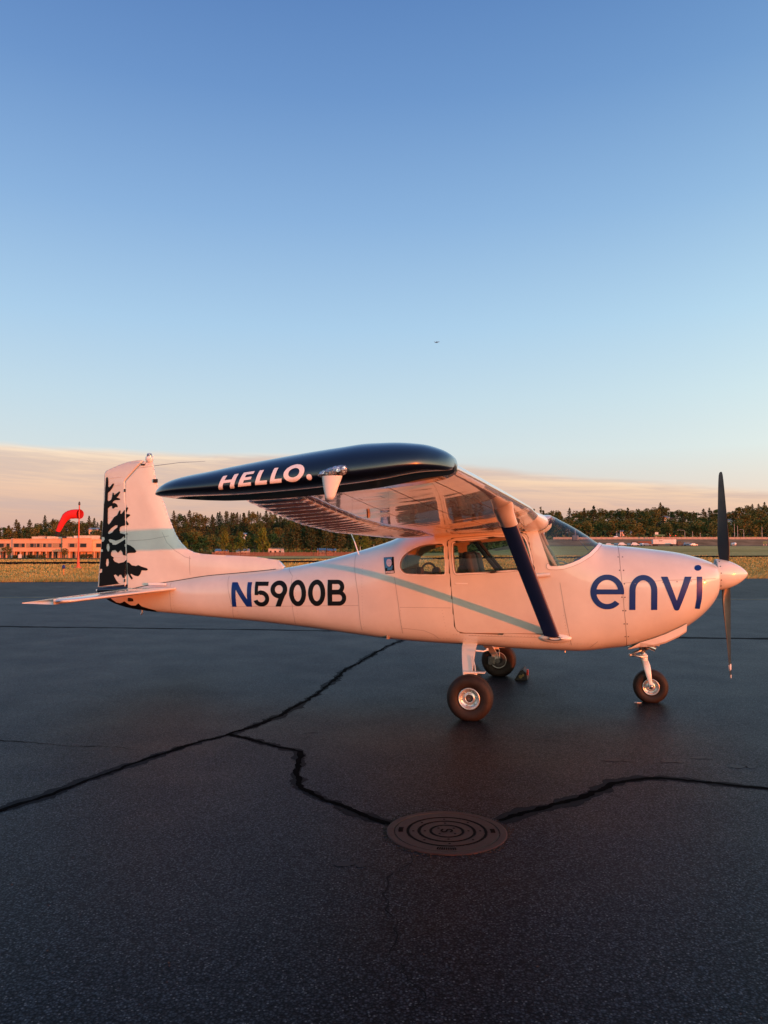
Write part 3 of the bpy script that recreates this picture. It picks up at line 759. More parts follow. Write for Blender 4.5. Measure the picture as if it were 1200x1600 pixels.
# surface finder for markings: straight in from the right side
bv_all = BVHTree.FromPolygons([tuple(p) for p in np.concatenate([Pb.reshape(-1, 3), Pc.reshape(-1, 3)])],
    [tuple(map(int, f)) for f in grid_faces(*Pb.shape[:2])] + [tuple(int(i) + Pb.shape[0] * Pb.shape[1] for i in f) for f in grid_faces(*Pc.shape[:2])])
def onto(bv, s, z, off=.0028):
    h = bv.ray_cast(Vector((s, -8, z)), Vector((0, 1, 0)))
    if h[0] is None: return None
    n = h[1]
    if n.y > 0: n = -n
    return h[0] + n * off
def stamp(name, sdf, quad, m, parent, bv=bv_all, res=(60, 60), off=.0028, pad=.03, thick=True):
    """a flat sticker cut along a shape's outline and laid on a surface; quad holds the surface points of (0,0), (1,0), (0,1) and (1,1)"""
    u = np.linspace(-pad, 1 + pad, res[0]); v = np.linspace(-pad, 1 + pad, res[1])
    U, W = np.meshgrid(u, v, indexing='ij')
    q = np.asarray(quad, float)
    if len(q) == 3: q = np.concatenate([q, [q[1] + q[2] - q[0]]])
    XY = ((1-U)*(1-W))[..., None]*q[0] + (U*(1-W))[..., None]*q[1] + ((1-U)*W)[..., None]*q[2] + (U*W)[..., None]*q[3]
    Fd = -sdf(U, W)
    P = np.zeros(XY.shape[:2] + (3,)); ok = np.ones(XY.shape[:2], bool)
    for i in range(res[0]):
        for j in range(res[1]):
            h = onto(bv, XY[i, j, 0], XY[i, j, 1], off)
            if h is None: ok[i, j] = False; P[i, j] = (XY[i, j, 0], 0, XY[i, j, 1])
            else: P[i, j] = h
    Fd = np.where(ok, Fd, -.05)
    V, F = clip_grid(P, Fd)
    return obj(name, V, F, m, parent)
def ribbon(b, bv, path, w, off=.002, step=.02):
    """a thin strip laid along a path on a surface"""
    p = []
    for a, c in zip(path[:-1], path[1:]):
        k = max(1, int(math.hypot(c[0] - a[0], c[1] - a[1]) / step))
        p += [(a[0] + (c[0] - a[0]) * i / k, a[1] + (c[1] - a[1]) * i / k) for i in range(k)]
    p.append(path[-1]); p = np.array(p)
    t = np.gradient(p, axis=0); t /= np.linalg.norm(t, axis=1, keepdims=True); nn = np.stack([-t[:, 1], t[:, 0]], 1)
    V = []; F = []
    prev = False
    for q, n2 in zip(p, nn):
        a = onto(bv, *(q - n2 * w / 2), off); c = onto(bv, *(q + n2 * w / 2), off)
        if a is None or c is None: prev = False; continue
        V += [a, c]
        if prev: k = len(V); F.append((k - 4, k - 3, k - 1, k - 2))
        prev = True
    b.add(V, F)

for fn, q, mt in ((gN, [(-2.959,0.935),(-2.690,0.942),(-2.978,1.221),(-2.707,1.226)], 'letter_blue'), (g5, [(-2.654,0.945),(-2.454,0.950),(-2.672,1.233),(-2.470,1.236)], 'letter_black'),
                  (g9, [(-2.433,0.951),(-2.217,0.957),(-2.453,1.249),(-2.233,1.252)], 'letter_black'), (g0, [(-2.192,0.961),(-1.979,0.967),(-2.210,1.260),(-1.992,1.264)], 'letter_black'),
                  (g0, [(-1.954,0.970),(-1.741,0.976),(-1.966,1.267),(-1.749,1.270)], 'letter_black'), (gB, [(-1.714,0.982),(-1.487,0.988),(-1.722,1.269),(-1.492,1.273)], 'letter_black')):
    stamp('registration_letter', fn, q, M[mt], plane)
stamp('side_letter', ge, [(1.130,1.002),(1.457,1.007),(1.134,1.354),(1.464,1.355)], M['letter_blue'], plane, off=.0034)
stamp('side_letter', gn, [(1.508,1.001),(1.776,1.004),(1.515,1.352),(1.784,1.353)], M['letter_blue'], plane)
stamp('side_letter', gv, [(1.812,0.999),(2.111,0.999),(1.818,1.336),(2.113,1.337)], M['letter_blue'], plane)
I_POLY = np.array([(2.142,1.018),(2.192,1.012),(2.208,1.119),(2.214,1.218),(2.215,1.337),(2.163,1.337),(2.159,1.230),(2.156,1.120)])
stamp('side_letter', lambda U, W: sd_poly(U, W, (I_POLY - (2.13, 1.0)) / (.1, .35)), [(2.13,1.0),(2.23,1.0),(2.13,1.35)], M['letter_blue'], plane, res=(40, 70))
stamp('side_letter_dot', gdot, [(2.145,1.395),(2.212,1.395),(2.153,1.451),(2.222,1.451)], M['letter_blue'], plane, res=(30, 30))

# sticker behind the rear window
sq = [(-1.028,1.342),(-.921,1.353),(-1.061,1.522),(-.940,1.530)]
st = stamp('portrait_sticker', lambda U, W: g_box(U, W, 0, 0, 1, 1), sq, M['letter_black'], plane, res=(24, 30))
stamp('sticker_ground', lambda U, W: mxm(sd_poly(U, W, [(.03,.98),(.82,.98),(.70,.60),(.55,.40),(.42,.42),(.30,.36),(.05,.34)]), .0 * U - .01), sq, M['sticker_blue'], st, res=(40, 50), off=.0036)
stamp('sticker_shirt', lambda U, W: sd_poly(U, W, [(.28,.33),(.42,.40),(.60,.36),(.80,.52),(.84,.44),(.76,.22),(.22,.20)]), sq, M['sticker_blue'], st, res=(40, 50), off=.0044)
stamp('sticker_face', lambda U, W: mxm(mxm(g_disc(U, W, .50, .66, .27, .245), -sd_poly(U, W, [(.22,.93),(.30,.86),(.52,.88),(.74,.84),(.78,.6),(.95,.7),(.9,1.1),(.2,1.1)])),
      -mnm(mnm(g_disc(U, W, .40, .705, .07, .016), g_disc(U, W, .62, .705, .07, .016)), g_disc(U, W, .50, .555, .07, .012))), sq, M['sticker_grey'], st, res=(60, 70), off=.0050)
def gNORM(U, W):
    d = g_box(U, W, .05, .035, .93, .15); k = None
    for i, ch in enumerate('NORM'):
        x0 = .10 + i * .205; u = (U - x0) / .17; v = (W - .055) / .075
        if ch == 'N': f = gN(u, v)
        elif ch == 'O': f = gO(u, v)
        elif ch == 'R': f = mnm(mnm(g_box(u, v, 0, 0, .28, 1), mxm(g_ring(u, v, .45, .7, .5, .3, .25, .14), .2 - u)), sd_poly(u, v, [(.35,.45),(.62,.45),(1,0),(.72,0)]))
        else: f = mnm(mnm(g_box(u, v, 0, 0, .22, 1), g_box(u, v, .78, 0, 1, 1)), mnm(sd_poly(u, v, [(0,1),(.25,1),(.6,.3),(.4,.3)]), sd_poly(u, v, [(1,1),(.75,1),(.4,.3),(.6,.3)])))
        k = f * .1 if k is None else mnm(k, f * .1)
    return mxm(d, -k)
stamp('sticker_caption', gNORM, sq, M['letter_white'], st, res=(110, 110), off=.0044)

# ---- panel seams and rivets
b = MB()
for pth in ([(-2.310,1.400),(-2.191,1.304),(-2.149,.829),(-2.160,.75)], [(-3.06,1.29),(-2.955,.919),(-2.984,.80)], [(-1.435,1.55),(-1.344,1.106),(-1.319,.712)], [(-.925,1.31),(-.883,1.046),(-.842,.70)],
            [(-3.86,1.20),(-3.83,1.014),(-3.835,.86)], [(.830,1.27),(.880,.95),(.937,.625)], [(1.461,1.271),(1.862,1.299),(2.351,1.317)], [(-2.988,.934),(-1.345,.993)], [(-.86,.985),(-.30,.99)],
            [(-.12,.700),(.60,.700)], [(-.85,.76),(-.60,.74),(-.50,.70),(-.44,.65)], [(1.12,.60),(1.20,.67)]):
    ribbon(b, bv_all, pth, .0036)
b.build('panel_seam', M['seam'], plane)['kind'] = 'stuff'
def rivets(name, paths, r, gap, m, bv=bv_all, jit=0.0):
    V = []; F = []
    for pth in paths:
        pth = np.array(pth, float); L = np.concatenate([[0], np.cumsum(np.hypot(*np.diff(pth, axis=0).T))])
        for d in np.arange(gap / 2, L[-1], gap):
            s, z = np.interp(d, L, pth[:, 0]), np.interp(d, L, pth[:, 1])
            h = bv.ray_cast(Vector((s, -8, z)), Vector((0, 1, 0)))
            if h[0] is None: continue
            n = h[1] if h[1].y < 0 else -h[1]
            a = n.orthogonal().normalized(); c = n.cross(a); k = len(V)
            V += [h[0] + n * .0008 + (a * math.cos(q) + c * math.sin(q)) * r for q in np.arange(6) * math.pi / 3] + [h[0] + n * (.0008 + r * .5)]
            F += [(k + i, k + (i + 1) % 6, k + 6) for i in range(6)]
    o = obj(name, V, F, m, plane); o['kind'] = 'stuff'; return o
rivets('rivet', [[(-.82,.665),(-.2,.655),(.4,.640),(1.3,.640)], [(-.30,.705),(.62,.710)], [(-.86,1.0),(-.842,.70)], [(.86,.95),(.915,.63)], [(-2.13,1.30),(-2.10,.83)], [(-1.31,1.45),(-1.29,.73)], [(-2.90,1.2),(-2.90,.82)], [(-3.80,1.18),(-3.79,.88)], [(-.40,.98),(-.35,.72)]], .0032, .034, M['rivet'])
rivets('cowl_screw', [[(1.409,1.60),(1.418,1.437),(1.430,1.264),(1.445,1.02),(1.475,.640)], [(1.455,1.60),(1.47,1.02),(1.505,.66)]], .0075, .135, M['screw'])
rivets('cowl_latch', [[(1.50,1.262),(2.33,1.306)]], .008, .135, M['rivet'])
obj('tail_decal', *clip_grid((Pb + Nb * .0028)[:100], -sd_poly(Pb[:100, :, 0], Pb[:100, :, 2], TAILB)), M['decal_black'], plane)
b = MB(); b.box((-4.42, -.075, .985), (.09, .03, .05), 0, .012); b.build('tail_vent', M['dark'], plane)
b = MB(); b.tube([(-4.30, -.02, .87), (-4.30, -.02, .82), (-4.315, -.02, .80)], .012, 8); b.build('tie_down_ring', M['steel'], plane)
b = MB(); b.tube([(.585, -.575, 1.338), (.735, -.575, 1.353)], .020, 14); b.tube([(.62, -.52, 1.345), (.62, -.575, 1.345)], .010, 8); b.build('venturi_tube', M['white_plain'], plane)
b = MB(); b.tube([(-1.40, -.25, 1.54), (-1.455, -.25, 1.70), (-1.50, -.25, 1.80)], [.008, .006, .005], 8); b.build('whip_antenna', M['white_plain'], plane)
b = MB(); b.tube([(.86, 0, .54), (.862, 0, .49)], .007, 8); b.build('drain', M['steel'], plane)
b = MB(); b.tube([(1.79, -.05, .615), (1.83, -.05, .61)], .018, 10); b.build('drain', M['white_plain'], plane)

# ---- cabin
rr = slice(np.searchsorted(S_body, -1.02), np.searchsorted(S_body, 1.22))
Lin = (Pb - Nb * .035)[rr]
obj('cabin_lining', *clip_grid(Lin, mn(fb['wf'][rr] + .004, fb['wr'][rr] + .004, fb['ws'][rr] + .006, Pb[rr][..., 2] - .62)), M['liner'], plane)
b = MB(); b.box((.02, 0, .70), (2.0, .80, .02)); b.build('cabin_floor', M['seat'], plane)
b = MB(); b.box((-1.03, 0, 1.10), (.02, .80, .95)); b.build('cabin_bulkhead', M['liner'], plane)
ip = MB(); ip.box((1.0, 0, 1.21), (.03, .92, .42), 0, .01); ipo = ip.build('instrument_panel', M['panel'], plane)
b = MB()
V = []
for k, s in enumerate((.97, 1.05, 1.13, 1.20, 1.25)):
    zt = 1.47 + .035 * k
    w = [.47, .45, .40, .33, .25][k]
    V += [(s, -w, zt - .05), (s, -w * .7, zt + .01), (s, 0, zt + .03), (s, w * .7, zt + .01), (s, w, zt - .05)]
b.add(V, [tuple(f) for f in grid_faces(5, 5)]); b.build('glareshield', M['glare'], ipo, True)
for k, (t, z) in enumerate(((-.28, 1.30), (-.16, 1.30), (.16, 1.30), (.28, 1.30), (-.22, 1.17), (.22, 1.17))):
    b = MB(); b.lathe([(0, .982), (.045, .982), (.05, .988), (.05, .995)], 16, 'x', (0, t, z)); b.build('dial', M['dark'], ipo)
for t in (-.25, .25):
    y = MB(); y.tube([(.98, t, 1.20), (.72, t, 1.22)], .012, 8); y.tube([(.72, t - .13, 1.33), (.72, t - .14, 1.24), (.72, t - .06, 1.19), (.72, t + .06, 1.19), (.72, t + .14, 1.24), (.72, t + .13, 1.33)], .014, 8)
    y.build('control_yoke', M['seat'], plane)
    s_ = MB(); s_.box((.12, t, .98), (.46, .42, .10), 0, .03); so = s_.build('seat', M['seat'], plane)
    bk = MB(); bk.box((0, 0, 0), (.09, .40, .60), 0, .035)
    bk.V = [(v[0] + .02 - (v[2]) * .22 - .10, v[1] + t, v[2] + 1.28) for v in bk.V]; bk.build('backrest', M['seat'], so, True)
    hd = MB(); hd.box((0, 0, 0), (.08, .24, .17), 0, .03); hd.V = [(v[0] - .165 , v[1] + t, v[2] + 1.62 - .12) for v in hd.V]; hd.build('headrest', M['seat'], so, True)
s_ = MB(); s_.box((-.70, 0, 1.0), (.44, .86, .12), 0, .04); so = s_.build('rear_bench', M['seat'], plane)
bk = MB(); bk.box((-.93, 0, 1.17), (.10, .86, .44), 0, .04); bk.build('backrest', M['seat'], so, True)
for t, k in ((-.06, 0), (.36, 1)):
    b = MB(); b.tube([(-.15, t + .06, 1.74), (0.0, t + .02, 1.55), (.16, t - .02, 1.36), (.18, t - .02, 1.2)], .022, 6); b.build('seat_belt', M['seat'], plane)
hs = MB()
hs.tube([(-.58 + .075 * math.cos(a), -.33, 1.385 + .075 * math.sin(a)) for a in np.linspace(-.3, math.pi + .3, 10)], .012, 8)
hs.tube([(-.505, -.34, 1.375), (-.475, -.37, 1.375)], .045, 12); hs.tube([(-.655, -.34, 1.375), (-.685, -.37, 1.375)], .045, 12); hs.build('headset', M['seat'], plane)
hs = MB(); hs.tube([(-.21, -.37, 1.385), (-.21, -.31, 1.39)], .05, 14); hs.build('headset', M['seat'], plane)
b = MB(); b.box((.75, -.36, 1.50), (.02, .11, .085), 0, .008); b.tube([(.75, -.36, 1.5), (.86, -.30, 1.48), (.97, -.28, 1.42)], .007, 6); b.build('tablet_mount', M['gadget'], plane)
b = MB(); b.box((.985, 0, 1.735), (.07, .07, .06), 0, .012); b.tube([(.985, 0, 1.76), (.985, 0, 1.83)], .008, 6); b.tube([(1.02, 0, 1.72), (1.12, .02, 1.60)], .003, 5); b.build('compass', M['gadget'], plane)
for sg in (-1, 1):
    b = MB(); b.tube([(.60, sg * .455, 1.80), (.66, sg * .47, 1.66), (.79, sg * .475, 1.42), (.86, sg * .47, 1.25)], .024, 10); b.build('cabin_post', M['liner'], plane)

# ---- wings
WT = np.array([  # span, leading edge x z, trailing edge x z, thickness
[.00,.680,1.895,-.97,1.735,.125],[.48,.675,1.900,-.965,1.735,.125],[.85,.625,1.955,-.958,1.735,.125],[1.20,.588,1.996,-.955,1.737,.122],[2.6,.545,2.000,-.95,1.750,.120],
[3.46,.519,2.000,-.90,1.785,.120],[4.28,.495,1.999,-.80,1.835,.122],[5.06,.470,1.995,-.67,1.885,.128]])
def wpar(t): return [np.interp(t, WT[:, 0], WT[:, k]) for k in range(1, 6)]
def foil(x, th):
    yt = 5 * th * (.2969 * np.sqrt(x) - .1260 * x - .3516 * x**2 + .2843 * x**3 - .1030 * x**4)
    p, mm = .4, .022
    yc = np.where(x < p, mm / p**2 * (2 * p * x - x**2), mm / (1 - p)**2 * ((1 - 2 * p) + 2 * p * x - x**2))
    return yc + yt, yc - yt
CH = .715   # hinge line
def wing_pt(t, x, up):
    ls, lz, ts, tz, th = wpar(t)
    c = math.hypot(ls - ts, lz - tz); u, l = foil(np.asarray(x, float), th)
    return np.stack([ls + (ts - ls) * x, np.full_like(x, t), lz + (tz - lz) * x + (u if up else l) * c], -1)
def xs(n, a, b): return a + (b - a) * (1 - np.cos(np.linspace(0, math.pi / 2, n))) if a == 0 else np.linspace(a, b, n)
def wing_main(sg):
    T = np.concatenate([np.linspace(0, 1.3, 14), np.linspace(1.4, 5.06, 30)])
    rows = []
    for t in T:
        xf = xs(22, 0, CH)
        u = wing_pt(t, xf, True)[::-1]; l = wing_pt(t, xf, False)[1:]
        rows.append(np.concatenate([u, l]))
    P = np.array(rows); P[..., 1] *= sg
    V = P.reshape(-1, 3); F = [tuple(f) for f in grid_faces(*P.shape[:2], wrap=True)]
    F.append(tuple(range((len(T) - 1) * P.shape[1], len(T) * P.shape[1])))
    return V, F
def surf_aft(sg, t0, t1, amp):
    """flap or aileron with chordwise corrugations"""
    pitch = .185
    T = np.arange(t0, t1 + 1e-6, pitch / 14); rows = []
    for t in T:
        x = np.linspace(CH + .006, .995, 9)
        u = wing_pt(t, x, True); l = wing_pt(t, x, False)
        ph = (t / pitch) % 1.0
        a = amp * max(0, 1 - abs(ph - .5) / .30)
        fade = np.sin(np.clip((x - CH - .006) / (.99 - CH), 0, 1) * math.pi) ** .35
        u[:, 2] += a * fade; l[:, 2] -= a * fade
        rows.append(np.concatenate([u[::-1], l]))
    P = np.array(rows); P[..., 1] *= sg
    F = [tuple(f) for f in grid_faces(*P.shape[:2], wrap=True)]
    m_ = P.shape[1]; F.append(tuple(range(m_))); F.append(tuple(range((len(T) - 1) * m_, len(T) * m_)))
    return P.reshape(-1, 3), F
TIP = np.array([  # x, bottom, top, outer reach
[.476,2.008,2.012,.00],[.470,1.978,2.035,.08],[.452,1.968,2.056,.15],[.411,1.962,2.078,.22],[.335,1.953,2.100,.29],[.193,1.926,2.112,.345],[.09,1.911,2.111,.365],[-.04,1.897,2.097,.38],
[-.20,1.883,2.077,.385],[-.367,1.872,2.053,.385],[-.54,1.864,2.026,.38],[-.70,1.862,1.998,.365],[-.80,1.862,1.983,.345],[-.885,1.862,1.966,.31],[-.938,1.863,1.946,.27],[-.974,1.866,1.926,.225],[-.992,1.872,1.912,.19],[-1.003,1.884,1.898,.15]])
def tip_cap(sg):
    S = -np.interp(np.linspace(0, 1, 70), np.linspace(0, 1, len(TIP)), -TIP[:, 0])
    zb, zt, e = (pchip(-TIP[:, 0], TIP[:, k], -S) for k in (1, 2, 3))
    rows = []
    for s, b_, t_, r in zip(S, zb, zt, e):
        kf = float(np.clip((s + .95) / .25, 0, 1)); h = t_ - b_; ze = b_ + .20 * h
        inner = 4.995 if s > -.66 else 4.995 + (-.66 - s) * .45
        inner = min(inner, 5.06 + r - .01)
        a = np.linspace(0, math.pi / 2, 18)
        y = 5.06 + r * np.sin(a) ** .95; z = ze + (t_ - ze) * np.cos(a) ** .95
        a2 = np.linspace(0, math.pi / 2, 14)[1:]
        y2 = 5.06 + r * (.62 + .38 * np.cos(a2) ** .9); z2 = ze - (ze - b_) * np.sin(a2) ** .9
        y = np.concatenate([[inner], y, y2, [max(inner, 5.072), max(inner, 5.066), inner]]); z = np.concatenate([[t_], z, z2, [b_ + min(.036, .5 * h) * kf, b_ - min(.010, .3 * h) * kf, b_ - min(.004, .1 * h) * kf]])
        rows.append(np.stack([np.full_like(y, s), sg * y, z], 1))
    P = np.array(rows)
    F = [tuple(f) for f in grid_faces(*P.shape[:2], wrap=True)]
    m_ = P.shape[1]; F.append(tuple(range(m_))); F.append(tuple(range((len(S) - 1) * m_, len(S) * m_)))
    return P.reshape(-1, 3), F
for sg in (-1, 1):
    wg = obj('wing', *wing_main(sg), M['white_wing'], plane)
    obj('flap', *surf_aft(sg, .56, 2.62, .013), M['white_wing'], wg)
    obj('aileron', *surf_aft(sg, 2.64, 5.05, .013), M['white_wing'], wg)
    tv, tf = tip_cap(sg)
    cap = obj('wing_tip', tv, tf, M['navy'], wg)
    es = cap.modifiers.new('edges', 'EDGE_SPLIT'); es.split_angle = R(50)
    # lamp on a teardrop fairing under the tip
    lz, lt = 1.935, 5.46
    b = MB(); rows = []
    for z, x0, x1, w in ((1.822,-.030,.000,.008),(1.836,-.036,.010,.013),(1.87,-.044,.022,.019),(1.91,-.050,.038,.025),(1.925,-.052,.043,.027)):
        a = np.linspace(0, 2 * math.pi, 20, endpoint=False)
        rows.append([((x0 + x1) / 2 + (x1 - x0) / 2 * math.cos(q), sg * (lt + w * math.sin(q)), z) for q in a])
    P = np.array(rows); b.add(P.reshape(-1, 3), [tuple(f) for f in grid_faces(*P.shape[:2], wrap=True)] + [tuple(range(20))]); b.build('lamp_fairing', M['white_plain'], wg, True)
    b = MB(); rows = []
    for x, r in ((-.070,.002),(-.065,.011),(-.047,.019),(-.018,.024),(.016,.027),(.041,.025),(.056,.020),(.063,.012),(.066,.002)):
        a = np.linspace(0, 2 * math.pi, 18, endpoint=False)
        rows.append([(x, sg * lt + r * math.cos(q), 1.942 + x * .16 + r * .95 * math.sin(q)) for q in a])
    P = np.array(rows); b.add(P.reshape(-1, 3), [tuple(f) for f in grid_faces(*P.shape[:2], wrap=True)]); b.build('navigation_lamp', M['lens'], wg, True)
    # lift strut
    st_ = MB(); n = 26; V = []
    p0, p1 = Vector((.745, sg * .47, .700)), Vector((.450, sg * 2.56, 1.931))
    for k in range(2):
        c = (p0, p1)[k]; ch_ = (.158, .138)[k]
        d = (p1 - p0).normalized(); ax = Vector((1, 0, 0)); ax = (ax - d * ax.dot(d)).normalized(); nn = d.cross(ax)
        for q in np.linspace(0, 2 * math.pi, n, endpoint=False):
            xx = math.cos(q); yy = math.sin(q) * (.5 + .5 * max(0, min(1, (xx + 1) / 1.3))) 
            V.append(c + ax * xx * ch_ / 2 + nn * yy * .030)
    st_.add(V, [(k, (k + 1) % n, n + (k + 1) % n, n + k) for k in range(n)] + [tuple(range(n)), tuple(range(n, 2 * n))])
    so = st_.build('wing_strut', M['strut_blue'], plane, True)
    # flared fairing at its head
    rows = []
    for f_, g, w in ((.905, .150, .033), (.925, .150, .036), (.95, .156, .040), (.965, .156, .044), (.985, .164, .052), (1.003, .178, .066), (1.018, .190, .078), (1.03, .190, .080)):
        c = p0 + (p1 - p0) * f_
        nv = nn if f_ < .95 else nn.lerp(Vector((0, 1, 0)) * (1 if nn.y > 0 else -1), min(1, (f_ - .95) / .05))
        rows.append([c + ax * math.cos(q) * g / 2 + nv * math.sin(q) * w for q in np.linspace(0, 2 * math.pi, n, endpoint=False)])
    P = np.array(rows); obj('strut_fairing', P.reshape(-1, 3), [tuple(f) for f in grid_faces(*P.shape[:2], wrap=True)], M['white_plain'], so)
    # dished fairing at its foot
    rows = []
    for rr_, yy in ((1.0, 0), (.93, .018), (.82, .030), (.6, .045), (.35, .055)):
        rows.append([(.775 + math.cos(q) * .165 * rr_ , sg * (.475 + yy + .02 * (1 - abs(math.sin(q)))), .700 + math.sin(q) * .052 * rr_) for q in np.linspace(0, 2 * math.pi, n, endpoint=False)])
    P = np.array(rows); obj('strut_fairing', P.reshape(-1, 3), [tuple(f) for f in grid_faces(*P.shape[:2], wrap=True)] + [tuple(range(4 * n, 5 * n))], M['white_plain'], so)
    # root fairing between the leading edge and the windshield
    rows = []
    for t, g in ((.36, 1.0), (.46, .95), (.56, .7), (.66, .35), (.76, .05), (.86, -.25)):
        ls, lz, ts, tz, th = wpar(t)
        rows.append([(ls - .155 + (.160 + .040 * g) * math.cos(q) * 1.0, sg * t, lz - .004 + (.064 + .046 * g) * math.sin(q)) for q in np.linspace(-math.pi * .55, math.pi * .55, 16)])
    P = np.array(rows); obj('root_fairing', P.reshape(-1, 3), [tuple(f) for f in grid_faces(*P.shape[:2])] + [tuple(range(16))], M['white_plain'], wg)
    if sg < 0:
        bv_tip = BVHTree.FromPolygons([tuple(v) for v in tv], [tuple(map(int, f)) for f in tf])
        for fn, q in ((gH, [(-.561,1.880),(-.480,1.885),(-.542,1.940),(-.464,1.949)]), (gE, [(-.460,1.890),(-.394,1.895),(-.439,1.953),(-.384,1.959)]), (gL, [(-.376,1.896),(-.319,1.899),(-.360,1.961),(-.303,1.966)]),
                      (gL, [(-.304,1.901),(-.248,1.905),(-.290,1.970),(-.234,1.974)]), (gO, [(-.242,1.903),(-.144,1.911),(-.234,1.980),(-.136,1.988)]), (gdot, [(-.129,1.914),(-.104,1.913),(-.129,1.938),(-.104,1.937)])):
            stamp('tip_letter', fn, q, M['letter_white'], wg, bv=bv_tip, res=(44, 44), off=.0025)
    # seams and small fittings under the wing
    b = MB()
    def under(path, w, dz=.0012):
        V = []; F = []
        pp = []
        for a, c in zip(path[:-1], path[1:]):
            for i in range(24): pp.append((a[0] + (c[0] - a[0]) * i / 24, a[1] + (c[1] - a[1]) * i / 24))
        pp.append(path[-1]); pp = np.array(pp); tt = np.gradient(pp, axis=0); tt /= np.linalg.norm(tt, axis=1, keepdims=True) + 1e-9
        for (t, x), d_ in zip(pp, tt):
            for s_ in (-1, 1):
                p = wing_pt(t - d_[1] * s_ * w / 2, np.array([min(max(x + d_[0] * s_ * w / 3, .002), .72)]), False)[0]; V.append((p[0], sg * p[1], p[2] - dz))
        F = [(2 * i, 2 * i + 1, 2 * i + 3, 2 * i + 2) for i in range(len(pp) - 1)]
        b.add(V, F)
    under([(.6, .30), (5.0, .30)], .004); under([(.6, .10), (5.0, .10)], .004); under([(.6, .52), (5.0, .52)], .003); under([(.6, .700), (5.02, .700)], .012)
    for t in (1.25, 2.55, 3.8): under([(t, .08), (t, .70)], .004)
    under([(4.5, .40), (4.62, .40), (4.62, .50), (4.5, .50), (4.5, .40)], .003); under([(2.9, .42), (3.1, .42), (3.1, .56), (2.9, .56), (2.9, .42)], .003)
    b.build('wing_seam', M['seam'], wg)['kind'] = 'stuff'
    b = MB(); p = wing_pt(3.75, np.array([.60]), False)[0]; b.tube([(p[0], sg * p[1], p[2] + .01), (p[0], sg * p[1], p[2] - .03)], .012, 8); b.build('tie_down_ring', M['rivet'], wg)

# ---- tail
def sym_solid(s_z, thick, res=.02):
    """a slab with the outline s_z and a thickness that varies over it"""
    p = np.asarray(s_z); x0, y0 = p.min(0) - .02; x1, y1 = p.max(0) + .02
    X, Y = np.meshgrid(np.arange(x0, x1 + res, res), np.arange(y0, y1 + res, res), indexing='ij')
    F = -sd_poly(X, Y, p)
    P = np.stack([X, -thick(X, Y), Y], -1)
    V, Fc = clip_grid(P, F)
    n = len(V); V2 = [(v[0], -v[1], v[2]) for v in V]
    cnt = {}
    for f in Fc:
        for a, b in zip(f, f[1:] + f[:1]): cnt[(a, b)] = cnt.get((a, b), 0) + 1
    rim = [(b, a, a + n, b + n) for (a, b) in cnt if (b, a) not in cnt]
    return V + V2, Fc + [tuple(i + n for i in f[::-1]) for f in Fc] + rim
RUD = [(-4.953,1.134),(-4.916,1.600),(-4.889,2.093),(-4.883,2.59),(-4.865,2.622),(-4.825,2.638),(-4.686,2.690),(-4.58,2.72),(-4.502,2.736),(-4.383,2.745),(-4.315,2.738),(-4.571,2.485),(-4.545,2.088),(-4.518,1.600),(-4.492,1.171)]
FIN = [(-4.482,1.10),(-4.505,1.600),(-4.532,2.088),(-4.558,2.473),(-4.302,2.728),(-4.25,2.728),(-4.191,2.717),(-4.152,2.529),(-4.086,2.325),(-4.011,2.162),(-3.936,1.960),(-3.854,1.790),(-3.781,1.690),(-3.692,1.615),(-3.60,1.575),(-3.50,1.558),(-3.283,1.545),(-2.774,1.523),(-2.475,1.481),(-2.40,1.39),(-2.6,1.25),(-3.365,1.10),(-3.799,1.00)]
FLE = FIN[5:19]
def fin_th(X, Y):
    d = sd_line(X, Y, FLE)
    base = .058 - .020 * np.clip((Y - 1.5) / 1.2, 0, 1)
    u = np.clip(d / .22, 0, 1)
    return base * np.sqrt(np.maximum(u * (2 - u), 0)) + .001
def rud_th(X, Y):
    hx = np.interp(Y, [1.17, 1.6, 2.09, 2.47, 2.75], [-4.49, -4.518, -4.545, -4.57, -4.3]); tx = np.interp(Y, [1.13, 1.6, 2.09, 2.6, 2.75], [-4.953, -4.916, -4.889, -4.88, -4.55])
    u = np.clip((hx - X) / (hx - tx), 0, 1)
    top = np.clip(sd_line(X, Y, RUD[4:11]) / .06, 0, 1)
    return (.040 * (1 - u) + .005) * np.sqrt(top * (2 - top)) + .001
fin = obj('tail_fin', *sym_solid(FIN, fin_th), M['white'], plane)
rud = obj('rudder', *sym_solid(RUD, rud_th), M['white'], plane)
for z in np.arange(1.22, 2.62, .1015):
    hx = np.interp(z, [1.17, 1.6, 2.09, 2.47, 2.75], [-4.49, -4.518, -4.545, -4.57, -4.5]) - .035
    tx = np.interp(z, [1.13, 1.6, 2.09, 2.6], [-4.953, -4.916, -4.889, -4.883]) + .02
    V = []; F = []
    for k in range(9):
        f = k / 8; x = hx + (tx - hx) * f; zz = z - .02 * f
        th = float(rud_th(np.array([x]), np.array([zz]))[0]); a = .0045 * math.sin(math.pi * min(1, f * 6, (1 - f) * 6) / 2)
        V += [(x, -th - .0004, zz - .008), (x, -th - a, zz), (x, -th - .0004, zz + .008), (x, th + .0004, zz + .008), (x, th + a, zz), (x, th + .0004, zz - .008)]
    for k in range(8):
        for j in (0, 1, 3, 4): F.append((k * 6 + j, k * 6 + j + 1, (k + 1) * 6 + j + 1, (k + 1) * 6 + j))
    obj('stiffener', V, F, M['white'], rud)
